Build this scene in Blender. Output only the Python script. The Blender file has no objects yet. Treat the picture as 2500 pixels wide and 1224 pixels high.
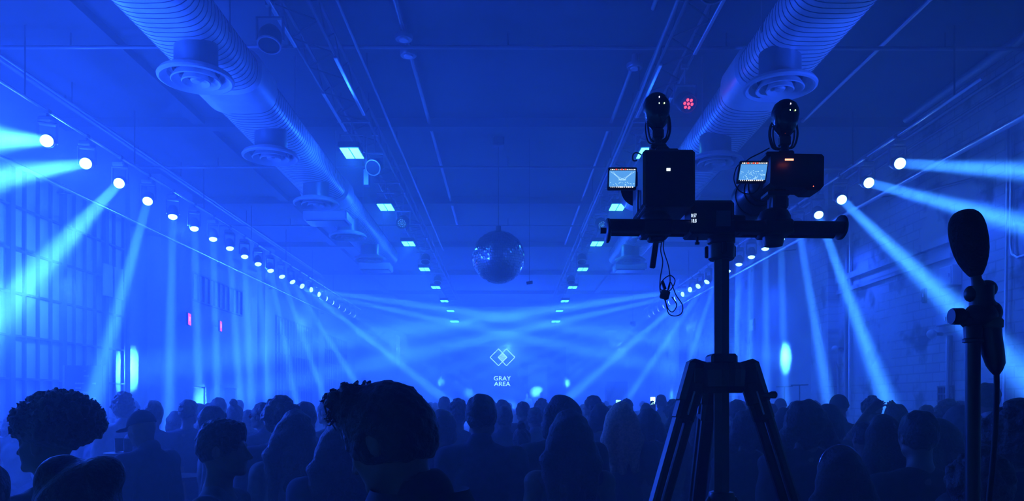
import bpy, math, random
import numpy as np
from mathutils import Vector, Matrix, noise
R = math.radians
sc = bpy.context.scene
COL = sc.collection
# ------------------------------------------------------------------ camera, light, exposure
F = 1850.0; CX = 1240.0; CY = 984.0; H = 1.72
cam = bpy.data.cameras.new('camera'); co = bpy.data.objects.new('camera', cam); COL.objects.link(co)
co.location = (0, 0, H); co.rotation_euler = (math.pi / 2, 0, 0)
cam.sensor_width = 36; cam.lens = 36 * F / 2500
cam.shift_x = (1250 - CX) / 2500; cam.shift_y = (CY - 612) / 2500
cam.clip_start = .05; cam.clip_end = 200
sc.camera = co
sc.view_settings.view_transform = 'Standard'; sc.view_settings.look = 'None'
sc.view_settings.exposure = 0.0; sc.view_settings.gamma = 1
sc.view_settings.use_curve_mapping = False
world = bpy.data.worlds.new('world'); sc.world = world; world.use_nodes = True
world.node_tree.nodes['Background'].inputs[0].default_value = (0, 0, 0, 1)
sc.cycles.use_denoising = True
sc.cycles.volume_bounces = 1; sc.cycles.adaptive_threshold = .02; sc.cycles.max_bounces = 4; sc.cycles.diffuse_bounces = 2
sc.cycles.glossy_bounces = 2; sc.cycles.transparent_max_bounces = 8; sc.cycles.transmission_bounces = 3

def P(x, y, Z):                       # the point seen at pixel x, y, Z metres in front of the camera
    return Vector(((x - CX) / F * Z, Z, H + (CY - y) / F * Z))

AMB = (.013, .075, 1)
BEAM = (.035, .24, 1)
HAZE = .052
def point_light(name, p, W, col=AMB, r=.12):
    l = bpy.data.lights.new(name, 'POINT'); l.energy = W; l.shadow_soft_size = r; l.color = col
    o = bpy.data.objects.new(name, l); COL.objects.link(o); o.location = p
    return o
def beam_light(p, q, W, spread=3.4, col=BEAM):
    l = bpy.data.lights.new('beam', 'AREA'); l.shape = 'DISK'; l.size = .15; l.energy = W; l.spread = R(spread); l.color = col
    l.use_nodes = True; t = l.node_tree; e = t.nodes['Emission']; f = t.nodes.new('ShaderNodeLightFalloff'); a = t.nodes.new('ShaderNodeMath')
    f.inputs['Strength'].default_value = .02; a.operation = 'MULTIPLY_ADD'; a.inputs[1].default_value = 1.0
    t.links.new(f.outputs['Quadratic'], a.inputs[0]); t.links.new(f.outputs['Linear'], a.inputs[2]); t.links.new(a.outputs[0], e.inputs['Strength'])
    o = bpy.data.objects.new('beam', l); COL.objects.link(o); o.location = p
    o.rotation_euler = (Vector(q) - Vector(p)).to_track_quat('-Z', 'Y').to_euler()
    return o
def down_light(p, q, W, deg=125):
    l = bpy.data.lights.new('wall_fill', 'SPOT'); l.energy = W; l.spot_size = R(deg); l.spot_blend = .7; l.shadow_soft_size = .1; l.color = AMB
    o = bpy.data.objects.new('wall_fill', l); COL.objects.link(o); o.location = p; o.rotation_euler = (Vector(q) - Vector(p)).to_track_quat('-Z', 'Y').to_euler()
# strengths of the room's lamps and of the added fill lights
W_BEAM = 400; W_PANEL_L = 60; W_PANEL_R = 22; W_SPILL_L = 150; W_WALL_FILL = 330; W_FAR_FILL = 3000
for z, w in ((11.7, 1.3), (15.7, 1.2), (20.7, 1), (26.7, 1)):           # left: spill of the moving heads; right: added spots brightening the wall
    point_light('spill', (-6.75, z, 5.3), W_SPILL_L * w); down_light((6.1, z, 5.1), (7.6, z - .3, 1.5), W_WALL_FILL * (w if z > 12 else .55))
for x, z, w in ((-5, 34, 1), (5, 34, .8), (0, 35, 1.4), (-6.5, 24, .5), (6, 25, .3)):   # added points brightening the haze toward the stage
    point_light('far_haze_fill', (x, z, 4.2), W_FAR_FILL * w)

def duct_fill(p, q, W, deg):
    l = bpy.data.lights.new('duct_fill', 'SPOT'); l.energy = W; l.spot_size = R(deg); l.spot_blend = .6; l.shadow_soft_size = .1; l.color = AMB
    o = bpy.data.objects.new('duct_fill', l); COL.objects.link(o); o.location = p
    o.rotation_euler = (Vector(q) - Vector(p)).to_track_quat('-Z', 'Y').to_euler()
duct_fill((-7.4, 5.5, 3.3), (-3.5, 8.3, 5.7), 3600, 42); duct_fill((6.9, 5.5, 3.3), (3.5, 8.8, 5.7), 2300, 27)   # added spots out of frame that brighten the ducts
for x, z, h_, w in ((-7.4, 8.8, 3.3, 500), (-7.3, 12.5, 3.6, 400), (-5.5, 7.9, 2.7, 700), (-4.4, 5.7, 3.1, 140)): point_light('left_haze_fill', (x, z, h_), w)   # added points that brighten the haze over the left crowd


# ------------------------------------------------------------------ materials
MATS = {}
def mat(n, c=(.5, .5, .5), r=.6, metal=0., emit=None, es=1., noise_s=None, noise_a=.3, bump=0., spec=.5):
    if n in MATS: return MATS[n]
    m = bpy.data.materials.new(n); m.use_nodes = True; t = m.node_tree; b = t.nodes['Principled BSDF']
    b.inputs['Base Color'].default_value = (*c, 1); b.inputs['Roughness'].default_value = r
    b.inputs['Metallic'].default_value = metal; b.inputs['Specular IOR Level'].default_value = spec
    if emit:
        b.inputs['Emission Color'].default_value = (*emit, 1); b.inputs['Emission Strength'].default_value = es
        m.cycles.emission_sampling = 'NONE'
    if noise_s:
        tc = t.nodes.new('ShaderNodeTexCoord'); nz = t.nodes.new('ShaderNodeTexNoise'); nz.inputs['Scale'].default_value = noise_s
        nz.inputs['Detail'].default_value = 5
        t.links.new(tc.outputs['Object'], nz.inputs['Vector'])
        rp = t.nodes.new('ShaderNodeValToRGB')
        rp.color_ramp.elements[0].position = .3; rp.color_ramp.elements[1].position = .7
        rp.color_ramp.elements[0].color = (*[v * (1 - noise_a) for v in c], 1)
        rp.color_ramp.elements[1].color = (*[min(1, v * (1 + noise_a)) for v in c], 1)
        t.links.new(nz.outputs['Fac'], rp.inputs[0]); t.links.new(rp.outputs[0], b.inputs['Base Color'])
        if bump:
            bp = t.nodes.new('ShaderNodeBump'); bp.inputs['Strength'].default_value = bump; bp.inputs['Distance'].default_value = .02
            t.links.new(nz.outputs['Fac'], bp.inputs['Height']); t.links.new(bp.outputs[0], b.inputs['Normal'])
    MATS[n] = m; return m
CEIL = mat('ceiling_paint', (.09, .09, .1), .8, noise_s=.8, noise_a=.25, bump=.2)
FLOOR = mat('floor_concrete', (.12, .12, .13), .35, noise_s=1.5)
PLASTER = mat('wall_plaster', (.42, .42, .44), .8, noise_s=1.2, noise_a=.12, bump=.2)
DUCT = mat('galvanised_steel', (.85, .86, .9), .42, .2, noise_s=3, noise_a=.15)
DUCTP = mat('duct_seam_dark', (.10, .10, .11), .6, .5)  # dark ribs along the duct seams
STEEL = mat('painted_steel', (.30, .31, .33), .4, .5)
BRIGHTSTEEL = mat('bright_conduit', (.75, .77, .8), .3, .8)
DARK = mat('dark_steel', (.05, .05, .055), .5, .3)
BLACK = mat('black_plastic', (.012, .012, .014), .38, noise_s=60, noise_a=.2)
BLACKG = mat('gloss_black', (.008, .008, .01), .12)
RUBBER = mat('rubber', (.01, .01, .01), .7)
WHITEP = mat('white_plastic', (.7, .7, .7), .5)
FOAM = mat('black_foam', (.006, .006, .007), .95, noise_s=200, noise_a=.5, bump=.8)
MULL = mat('window_frame_paint', (.09, .09, .10), .6)
HOUS = mat('grey_housing', (.35, .36, .38), .45)
PANE = mat('frosted_pane', (.5, .52, .55), .35, noise_s=2, noise_a=.15)
LENS = mat('lit_lens', (.8, .9, 1), .3, emit=(.25, .72, 1), es=9)
LENSFACE = mat('panel_diode', (.3, .4, .4), .3, emit=(.09, 1, .40), es=8)
SKIN = mat('skin', (.17, .105, .08), .55, noise_s=30, noise_a=.1)
SKIN2 = mat('deep_skin', (.08, .05, .035), .5, noise_s=30, noise_a=.1)
HAIRD = mat('dark_hair', (.02, .016, .013), .55, noise_s=70, noise_a=.6, bump=.6)
HAIRB = mat('brown_hair', (.07, .045, .03), .5, noise_s=70, noise_a=.5, bump=.6)
HAIRL = mat('blonde_hair', (.45, .34, .2), .45, noise_s=70, noise_a=.4, bump=.6)
CL = [mat('black_cloth', (.022, .022, .026), .85, noise_s=25), mat('navy_cloth', (.03, .035, .07), .85, noise_s=25),
      mat('grey_cloth', (.12, .12, .13), .85, noise_s=25), mat('pale_cloth', (.5, .5, .5), .85, noise_s=25),
      mat('denim', (.05, .07, .12), .85, noise_s=40)]
def emis(n, c, s):
    return mat(n, (.02, .02, .02), .5, emit=c, es=s)

def brick_mat():
    m = bpy.data.materials.new('painted_brick'); m.use_nodes = True; t = m.node_tree; b = t.nodes['Principled BSDF']
    b.inputs['Roughness'].default_value = .75
    tc = t.nodes.new('ShaderNodeTexCoord'); sp = t.nodes.new('ShaderNodeSeparateXYZ'); cb = t.nodes.new('ShaderNodeCombineXYZ')
    t.links.new(tc.outputs['Object'], sp.inputs[0]); t.links.new(sp.outputs['Y'], cb.inputs['X']); t.links.new(sp.outputs['Z'], cb.inputs['Y'])
    br = t.nodes.new('ShaderNodeTexBrick'); br.inputs['Scale'].default_value = 1
    br.inputs['Brick Width'].default_value = .42; br.inputs['Row Height'].default_value = .16; br.inputs['Mortar Size'].default_value = .012
    br.inputs['Color1'].default_value = (.6, .6, .62, 1); br.inputs['Color2'].default_value = (.5, .5, .52, 1)
    br.inputs['Mortar'].default_value = (.36, .36, .37, 1)
    t.links.new(cb.outputs[0], br.inputs['Vector'])
    nz = t.nodes.new('ShaderNodeTexNoise'); nz.inputs['Scale'].default_value = .55; nz.inputs['Detail'].default_value = 8; nz.inputs['Roughness'].default_value = .65
    t.links.new(cb.outputs[0], nz.inputs['Vector'])
    rp = t.nodes.new('ShaderNodeValToRGB'); rp.color_ramp.elements[0].position = .5; rp.color_ramp.elements[1].position = .56
    rp.color_ramp.elements[0].color = (0, 0, 0, 1); rp.color_ramp.elements[1].color = (1, 1, 1, 1)
    t.links.new(nz.outputs['Fac'], rp.inputs[0])
    mx = t.nodes.new('ShaderNodeMixRGB'); mx.inputs[2].default_value = (.62, .62, .64, 1)       # patches of render over the brick
    t.links.new(rp.outputs[0], mx.inputs[0]); t.links.new(br.outputs['Color'], mx.inputs[1])
    n2 = t.nodes.new('ShaderNodeTexNoise'); n2.inputs['Scale'].default_value = 1.6; n2.inputs['Detail'].default_value = 9
    t.links.new(cb.outputs[0], n2.inputs['Vector'])
    r2 = t.nodes.new('ShaderNodeValToRGB'); r2.color_ramp.elements[0].position = .36; r2.color_ramp.elements[1].position = .46
    r2.color_ramp.elements[0].color = (.3, .3, .3, 1); r2.color_ramp.elements[1].color = (1, 1, 1, 1)
    t.links.new(n2.outputs['Fac'], r2.inputs[0])
    m2 = t.nodes.new('ShaderNodeMixRGB'); m2.blend_type = 'MULTIPLY'; m2.inputs[0].default_value = 1
    t.links.new(mx.outputs[0], m2.inputs[1]); t.links.new(r2.outputs[0], m2.inputs[2])
    t.links.new(m2.outputs[0], b.inputs['Base Color'])
    bp = t.nodes.new('ShaderNodeBump'); bp.inputs['Strength'].default_value = .6; bp.inputs['Distance'].default_value = .03
    t.links.new(m2.outputs[0], bp.inputs['Height']); t.links.new(bp.outputs[0], b.inputs['Normal'])
    return m
BRICK = brick_mat()

# ------------------------------------------------------------------ mesh helpers
def basis(d):
    d = Vector(d).normalized(); u = d.orthogonal().normalized()
    return u, d.cross(u)
class MB:
    def __init__(s): s.v = []; s.f = []
    def add(s, v, f, M=None):
        n = len(s.v); s.v += [tuple(M @ Vector(p)) if M else tuple(p) for p in v]; s.f += [tuple(i + n for i in q) for q in f]; return s
    def box(s, c, d, M=None, bev=0.):
        x, y, z = d[0] / 2, d[1] / 2, d[2] / 2; c = Vector(c); b = min(bev, x * .9, y * .9, z * .9)
        if b <= 0:
            v = [c + Vector((i * x, j * y, k * z)) for i in (-1, 1) for j in (-1, 1) for k in (-1, 1)]
            f = [(0, 1, 3, 2), (4, 6, 7, 5), (0, 4, 5, 1), (2, 3, 7, 6), (0, 2, 6, 4), (1, 5, 7, 3)]
            return s.add(v, f, M)
        # chamfered box: each corner becomes three points
        v = []; idx = {}
        for i in (-1, 1):
            for j in (-1, 1):
                for k in (-1, 1):
                    for a in range(3):
                        p = [i * x, j * y, k * z]
                        for q in range(3):
                            if q != a: p[q] -= (i, j, k)[q] * b
                        idx[(i, j, k, a)] = len(v); v.append(c + Vector(p))
        f = []
        for a in range(3):
            o = [q for q in range(3) if q != a]
            for sg in (-1, 1):
                q = []
                for (s1, s2) in ((-1, -1), (1, -1), (1, 1), (-1, 1)):
                    t = [0, 0, 0]; t[a] = sg; t[o[0]] = s1; t[o[1]] = s2; q.append(idx[(*t, a)])
                f.append(tuple(q))
            for s1 in (-1, 1):
                for s2 in (-1, 1):          # edges running along axis a
                    q = []
                    for (sg, w) in ((-1, o[0]), (1, o[0]), (1, o[1]), (-1, o[1])):
                        t = [0, 0, 0]; t[a] = sg; t[o[0]] = s1; t[o[1]] = s2; q.append(idx[(*t, w)])
                    f.append(tuple(q))
        for i in (-1, 1):
            for j in (-1, 1):
                for k in (-1, 1): f.append((idx[(i, j, k, 0)], idx[(i, j, k, 1)], idx[(i, j, k, 2)]))
        return s.add(v, f, M)
    def tube(s, pts, r, n=10, cap=True):
        pts = [Vector(p) for p in pts]; rs = r if isinstance(r, (list, tuple)) else [r] * len(pts)
        v = []; f = []; u = None
        for i, p in enumerate(pts):
            d = (pts[min(i + 1, len(pts) - 1)] - pts[max(i - 1, 0)])
            if d.length < 1e-9: d = Vector((0, 0, 1))
            d.normalize()
            if u is None: u = d.orthogonal().normalized()
            u = (u - d * u.dot(d)); u = u.normalized() if u.length > 1e-6 else d.orthogonal().normalized()
            w = d.cross(u)
            for k in range(n):
                a = 2 * math.pi * k / n; v.append(p + (u * math.cos(a) + w * math.sin(a)) * rs[i])
        for i in range(len(pts) - 1):
            for k in range(n):
                f.append((i * n + k, i * n + (k + 1) % n, (i + 1) * n + (k + 1) % n, (i + 1) * n + k))
        if cap: f += [tuple(range(n))[::-1], tuple(range((len(pts) - 1) * n, len(pts) * n))]
        return s.add(v, f)
    def cyl(s, a, b, r, n=20): return s.tube([a, b], r, n)
    def lathe(s, prof, n=32, M=None, cap=False):   # prof: (r, z) list
        v = []; f = []
        for (r, z) in prof:
            for k in range(n):
                a = 2 * math.pi * k / n; v.append((r * math.cos(a), r * math.sin(a), z))
        m = len(prof)
        for i in range(m - 1):
            for k in range(n): f.append((i * n + k, i * n + (k + 1) % n, (i + 1) * n + (k + 1) % n, (i + 1) * n + k))
        if cap: f += [tuple(range(n))[::-1], tuple(range((m - 1) * n, m * n))]
        return s.add(v, f, M)
    def ell(s, c, r, M=None, n=24, m=14):
        c = Vector(c); r = r if isinstance(r, (list, tuple)) else (r, r, r)
        v = []; f = []
        for i in range(m + 1):
            t = math.pi * i / m
            for k in range(n):
                a = 2 * math.pi * k / n
                v.append(c + Vector((r[0] * math.sin(t) * math.cos(a), r[1] * math.sin(t) * math.sin(a), r[2] * math.cos(t))))
        for i in range(m):
            for k in range(n): f.append((i * n + k, (i + 1) * n + k, (i + 1) * n + (k + 1) % n, i * n + (k + 1) % n))
        return s.add(v, f, M)
    def prism(s, outline, a, b, M=None):           # outline in XZ, extruded in Y from a to b
        n = len(outline); v = [(x, a, z) for x, z in outline] + [(x, b, z) for x, z in outline]
        f = [tuple(range(n)), tuple(range(n, 2 * n))[::-1]] + [(k, k + n, (k + 1) % n + n, (k + 1) % n) for k in range(n)]
        return s.add(v, f, M)
    def build(s, name, m, parent=None, smooth=False, loc=None):
        me = bpy.data.meshes.new(name)
        v = s.v
        me.from_pydata([tuple(p) for p in v], [], s.f)
        bmx = None
        import bmesh
        bmx = bmesh.new(); bmx.from_mesh(me); bmesh.ops.remove_doubles(bmx, verts=bmx.verts, dist=1e-5)
        bmesh.ops.recalc_face_normals(bmx, faces=bmx.faces); bmx.to_mesh(me); bmx.free()
        if smooth:
            me.polygons.foreach_set('use_smooth', [True] * len(me.polygons))
            me.set_sharp_from_angle(angle=R(38))
        me.materials.append(m); me.update()
        o = bpy.data.objects.new(name, me); COL.objects.link(o)
        if parent is not None: o.parent = parent
        if loc is not None: o.location = loc
        return o
def tag(o, label=None, cat=None, group=None, kind=None):
    if label: o['label'] = label
    if cat: o['category'] = cat
    if group: o['group'] = group
    if kind: o['kind'] = kind
    return o
def thing(name, loc, label, cat, group=None, rz=0.):
    o = bpy.data.objects.new(name, None); COL.objects.link(o); o.location = loc; o.rotation_euler = (0, 0, rz)
    o.empty_display_size = .1
    return tag(o, label, cat, group)
def struct(o): o['kind'] = 'structure'; return o
def copy_tree(o, parent=None):
    c = o.copy(); COL.objects.link(c)
    if parent is not None: c.parent = parent
    for ch in o.children: copy_tree(ch, c)
    return c
def sbox(name, a, b, m, parent=None):
    a = Vector(a); b = Vector(b)
    o = MB().box((a + b) / 2, b - a).build(name, m, parent)
    if parent is None: struct(o)
    return o
ORD = ['first', 'second', 'third', 'fourth', 'fifth', 'sixth', 'seventh', 'eighth', 'ninth', 'tenth', 'eleventh', 'twelfth', 'thirteenth',
       'fourteenth', 'fifteenth', 'sixteenth', 'seventeenth', 'eighteenth', 'nineteenth', 'twentieth', 'twenty-first', 'twenty-second']

# ------------------------------------------------------------------ the hall
XL, XR, ZB, ZF, TOP = -8.0, 7.3, -4.0, 40.0, 6.8
sbox('floor', (XL - .3, ZB - .3, -.2), (XR + .3, ZF + .3, 0), FLOOR)
sbox('ceiling', (XL - .3, ZB - .3, TOP), (XR + .3, ZF + .3, TOP + .2), CEIL)
sbox('wall_left', (XL - .3, ZB, 0), (XL, ZF, TOP), PLASTER)
sbox('wall_right', (XR, ZB, 0), (XR + .3, ZF, TOP), BRICK)
sbox('wall_front', (XL, ZF, 0), (XR, ZF + .3, TOP), PLASTER)
sbox('wall_back', (XL, ZB - .3, 0), (XR, ZB, TOP), mat('light_absorbing_black', (.02, .02, .02), .9))  # unseen rear wall, blackened to cut light bounced onto near people
# ceiling beams (slender, across and along)
k = 0
for z in (3.1, 8.3, 13.5, 18.7, 23.9, 29.1, 34.3):
    k += 1; sbox('trim_%d' % k, (XL, z, TOP - .16), (XR, z + .22, TOP), CEIL)
for x in (-5.6, 3.9):
    k += 1; sbox('trim_%d' % k, (x, ZB, TOP - .12), (x + .2, ZF, TOP), CEIL)
# pilasters and panels of the side walls
for (z0, z1, d) in ((15.85, 16.2, .1), (16.8, 18.5, .3), (24.2, 25.2, .25), (31, 32, .25)):
    k += 1; sbox('trim_%d' % k, (XL, z0, 0), (XL + d, z1, TOP), PLASTER)
for (z0, z1, d) in ((16.75, 17.7, .22), (8.8, 9.6, .05), (24.5, 25.2, .3), (31, 31.7, .3)):
    k += 1; sbox('trim_%d' % k, (XR - d, z0, 0), (XR, z1, TOP), BRICK)
k += 1; sbox('trim_%d' % k, (XR - .08, 17.7, 0), (XR, 22.6, 5.6), PLASTER)     # smooth rendered bay
k += 1; sbox('trim_%d' % k, (XR - .10, 12.4, 4.35), (XR, 16.7, 4.47), BRICK)
k += 1; sbox('trim_%d' % k, (XR - .07, 12.4, 4.10), (XR, 16.7, 4.18), BRICK)

# steel framed windows of the left wall
def steel_window(n, z0, z1, y0, y1, nz, ny, thick=4):
    root = bpy.data.objects.new('window_%d' % n, None); COL.objects.link(root); root.location = (XL, (z0 + z1) / 2, y0); struct(root)
    off = -root.location
    m = MB(); m.box(Vector((XL + .02, (z0 + z1) / 2, (y0 + y1) / 2)) + off, (.02, z1 - z0, y1 - y0)); m.build('glazing', PANE, root)
    f = MB(); dz = (z1 - z0) / nz; dy = (y1 - y0) / ny
    for i in range(nz + 1):
        w = .11 if i % thick == 0 else .035
        f.box(Vector((XL + .06, z0 + i * dz, (y0 + y1) / 2)) + off, (.10 if i % thick == 0 else .05, w, y1 - y0 + .05))
    for j in range(ny + 1):
        f.box(Vector((XL + .06, (z0 + z1) / 2, y0 + j * dy)) + off, (.055, z1 - z0, .035))
    f.build('window_frame', MULL, root)
    return root
hh = H
steel_window(1, 13.51 - 12 * .355, 13.51 + 6 * .355, hh - 1.0, hh + 3.2 + .66, 18, 7)
steel_window(2, 18.75, 22.6, hh + 2.6, hh + 3.3, 11, 1, 99)
steel_window(3, 25.6, 30.6, hh - .2, hh + 3.0, 14, 5, 7)
steel_window(4, 32.4, 37.2, hh - .2, hh + 3.0, 14, 5, 7)
# open top-hung sashes standing off the first window
for i, (z, s_) in enumerate(((14.85, .32), (15.25, .32))):
    o = MB().box((XL + .16, z, hh + 2.4), (.03, s_, .62)).build('window_sash', PANE); struct(o)
# exit doors below the signs
for n, z in ((1, 19.3), (2, 21.6)):
    root = bpy.data.objects.new('door_%d' % n, None); COL.objects.link(root); root.location = (XL, z, 0); struct(root)
    MB().box((.03, 0, 1.05), (.06, .95, 2.1)).build('door_leaf', MULL, root)
    m = MB(); m.box((.05, -.52, 1.08), (.1, .08, 2.16)); m.box((.05, .52, 1.08), (.1, .08, 2.16)); m.box((.05, 0, 2.18), (.1, 1.12, .08))
    m.build('door_frame', STEEL, root)
    MB().box((.09, -.02, 1.0), (.05, .7, .04)).build('door_handle', BRIGHTSTEEL, root)

# ------------------------------------------------------------------ pipes and conduits
def pipe(name, pts, r, m, label, cat='pipe', group=None, clips=None, n=12):
    b = MB(); b.tube(pts, r, n)
    o = b.build(name, m, None, True); tag(o, label, cat, group)
    for (p, q) in clips or (): MB().cyl(p, q, .012, 6).build('hanger', DARK, o)
    return o
def hangers(x, z, z0, z1, st, r=.04):
    return [((x, y, z + r * .7), (x, y, TOP)) for y in np.arange(z0, z1, st)]
pipe('water_pipe', [(-1.40, 4.2, 6.72), (-1.40, 12.6, 6.72), (-1.42, 21.5, 6.72)], .032, STEEL, 'thin ceiling pipe with two round junction boxes, left of the hall centre', clips=hangers(-1.4, 6.72, 5, 21, 2))
pipe('water_pipe', [(1.83, 4.2, 6.72), (1.84, 9.6, 6.72)], .03, STEEL, 'short thin ceiling pipe ending at the near cross pipe, right of centre', clips=hangers(1.83, 6.72, 5, 9, 2))
pipe('water_pipe', [(1.85, 11.1, 6.72), (1.80, 24, 6.72)], .03, STEEL, 'thin ceiling pipe running from a round junction box toward the stage, right of centre', clips=hangers(1.83, 6.72, 12, 23.5, 2))
for i, z in enumerate((10.4, 15.7, 20.9)):
    pipe('sprinkler_pipe', [(XL, z, 6.60), (-3, z, 6.61), (XR, z, 6.58)], .026, STEEL, ['sprinkler pipe crossing the whole ceiling just past the nearest diffusers', 'sprinkler pipe crossing the ceiling above the second panel lights', 'faint sprinkler pipe crossing the ceiling above the mirror ball'][i],
         clips=[((x, z, 6.6), (x, z, TOP)) for x in (-6, -3, 0, 3, 6)])
pipe('conduit', [(5.25, 3.5, 6.74), (5.25, 14.6, 6.74)], .03, BRIGHTSTEEL, 'thin bright conduit on the ceiling between right duct and right wall', clips=hangers(5.25, 6.74, 4, 14, 2))
pipe('conduit', [(6.95, 4, 6.66), (6.95, 13.2, 6.66)], .075, STEEL, 'thick pale pipe along the top corner of the right wall', clips=hangers(6.95, 6.66, 5, 13, 2))
pipe('conduit', [(7.2, 4, 6.50), (7.2, 30, 6.50)], .03, STEEL, 'upper thin conduit under the thick corner pipe of the right wall')
pipe('conduit', [(7.24, 4, 6.30), (7.24, 30, 6.30)], .022, STEEL, 'lower thin conduit high on the right wall')
pipe('conduit', [(-7.3, 4, 6.66), (-7.3, 30, 6.66)], .04, STEEL, 'thin pipe along the ceiling beside the left wall', clips=hangers(-7.3, 6.66, 5, 30, 2.5))
pipe('conduit', [(-6.9, 7, 6.45), (-6.9, 28, 6.45)], .022, STEEL, 'thin conduit above the left row of moving heads', clips=hangers(-6.9, 6.45, 8, 28, 4))
pipe('wall_rail', [(-7.62, 7.5, H + 3.66), (-7.62, 34, H + 3.80)], .035, BRIGHTSTEEL, 'long bright pipe sloping along the left wall behind the light beams', 'pipe',
     clips=[((-7.62, z, H + 3.7), (XL, z, H + 3.72)) for z in (9, 13.4, 18, 24.6, 31.4)])
pipe('wall_rail', [(6.85, 8.5, H + 3.80), (6.85, 33, H + 3.92)], .05, BRIGHTSTEEL, 'long bright pipe sloping along the right wall through the light beams', 'pipe',
     clips=[((6.85, z, H + 3.8), (XR, z, H + 3.85)) for z in (10, 14, 19, 25, 31)])
def wp(y, h): return Vector((XR - .06, y, H + h))
# Z on the right wall of a pixel column
def zr(x, X=XR - .06): return F * X / (x - CX)
def wr(x, y): z = zr(x); return Vector((XR - .06, z, H + (CY - y) / F * z))
pipe('conduit', [wr(2461, 300), wr(2458, 600), wr(2449, 1100)], .022, BRIGHTSTEEL, 'farther of the two close upright conduits on the right wall')
z_ = zr(2470)
pipe('conduit', [wr(2470, 330), wr(2468, 595), wr(2472, 620), wr(2485, 629), wr(2540, 612)], .022, BRIGHTSTEEL, 'upright conduit on the right wall that bends away at mid height')
pipe('drain_pipe', [wr(2068, 600), wr(2066, 1000)], .05, STEEL, 'thick drain pipe on the right wall beside the pilaster')
pipe('conduit', [wr(2076, 480), wr(2074, 1000)], .025, BRIGHTSTEEL, 'thin upright conduit touching the thick drain pipe')
pipe('conduit', [wr(1992, 480), wr(1990, 700), wr(2003, 800), wr(2045, 900), wr(2050, 1000)], .03, STEEL, 'bent conduit running down the pilaster of the right wall')
pipe('post', [wr(2318, 820), wr(2316, 1010)], .05, STEEL, 'short upright post standing against the brick wall', 'post')
pipe('conduit', [wr(2250, 470), wr(2400, 430), wr(2404, 400)], .02, STEEL, 'thin sloping conduit high on the brick wall')
pipe('conduit', [wr(1835, 640), wr(1834, 960)], .03, STEEL, 'upright conduit on the far edge of the smooth wall bay')
for (x, y, r, lab) in ((2052, 852, .07, 'small round lamp fitting beside the thick drain pipe'), (2292, 816, .08, 'small round lamp fitting beside the short wall post')):
    p = wr(x, y); t = thing('wall_lamp', p, lab, 'lamp')
    MB().cyl((.06, 0, 0), (-.08, 0, 0), .03, 12).build('bracket', STEEL, t)
    MB().ell((-.12, 0, 0), (r, r, r)).build('globe', WHITEP, t, True)
def wallbox(name, x0, x1, y0, y1, d, m, lab, cat):
    a, b = wr(x0, y0), wr(x1, y1); z0, z1 = sorted((a.y, b.y)); h0 = H + (CY - y1) / F * (z0 + z1) / 2; h1 = H + (CY - y0) / F * (z0 + z1) / 2
    t = thing(name, (XR, (z0 + z1) / 2, h0), lab, cat)
    MB().box((-d / 2, 0, (h1 - h0) / 2), (d, z1 - z0, h1 - h0), bev=.01).build('housing', m, t)
    MB().box((-d - .006, 0, (h1 - h0) / 2), (.012, (z1 - z0) * .86, (h1 - h0) * .86), bev=.003).build('cover', m, t)
    MB().box((-d - .02, (z1 - z0) * -.32, (h1 - h0) / 2), (.02, .02, .06)).build('latch', BRIGHTSTEEL, t)
    return t
wallbox('electrical_box', 2307, 2340, 650, 700, .16, WHITEP, 'pale electrical box high on the brick wall beside the microphone', 'electrical box')
wallbox('electrical_box', 2290, 2322, 766, 796, .1, STEEL, 'darker flat electrical box below the pale one', 'electrical box')
wallbox('electrical_box', 1834, 1845, 780, 808, .12, WHITEP, 'narrow pale switch box on the conduit of the smooth bay', 'electrical box')
wallbox('electrical_box', 2249, 2256, 704, 740, .05, MULL, 'thin dark slot plate on the brick wall', 'wall plate')
p = wr(2306, 980)
t = thing('wall_grille', p, 'dark barred vent grille low on the brick wall', 'grille')
m = MB()
for i in range(5): m.box((0, -.16 + i * .08, 0), (.05, .02, .5))
for i in range(5): m.box((0, 0, -.24 + i * .12), (.05, .36, .025))
m.build('bars', MULL, t); MB().box((.035, 0, 0), (.03, .4, .52)).build('backing', DARK, t)

# round junction boxes of the ceiling pipes
for (x, z, lab) in ((-1.4, 10.18, 'nearer of the two round junction boxes on the left ceiling pipe'), (-1.40, 10.66, 'farther of the two round junction boxes on the left ceiling pipe'), (1.85, 11.05, 'round junction box on the right ceiling pipe')):
    t = thing('junction_box', (x, z, 6.66), lab, 'junction box')
    MB().lathe([(0, -.06), (.11, -.06), (.12, -.04), (.12, .0), (.05, .03), (.04, .14)], 24, cap=False).build('housing', STEEL, t, True)
    MB().lathe([(0, -.075), (.06, -.075), (.065, -.06)], 20).build('cover', WHITEP, t, True)

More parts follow.
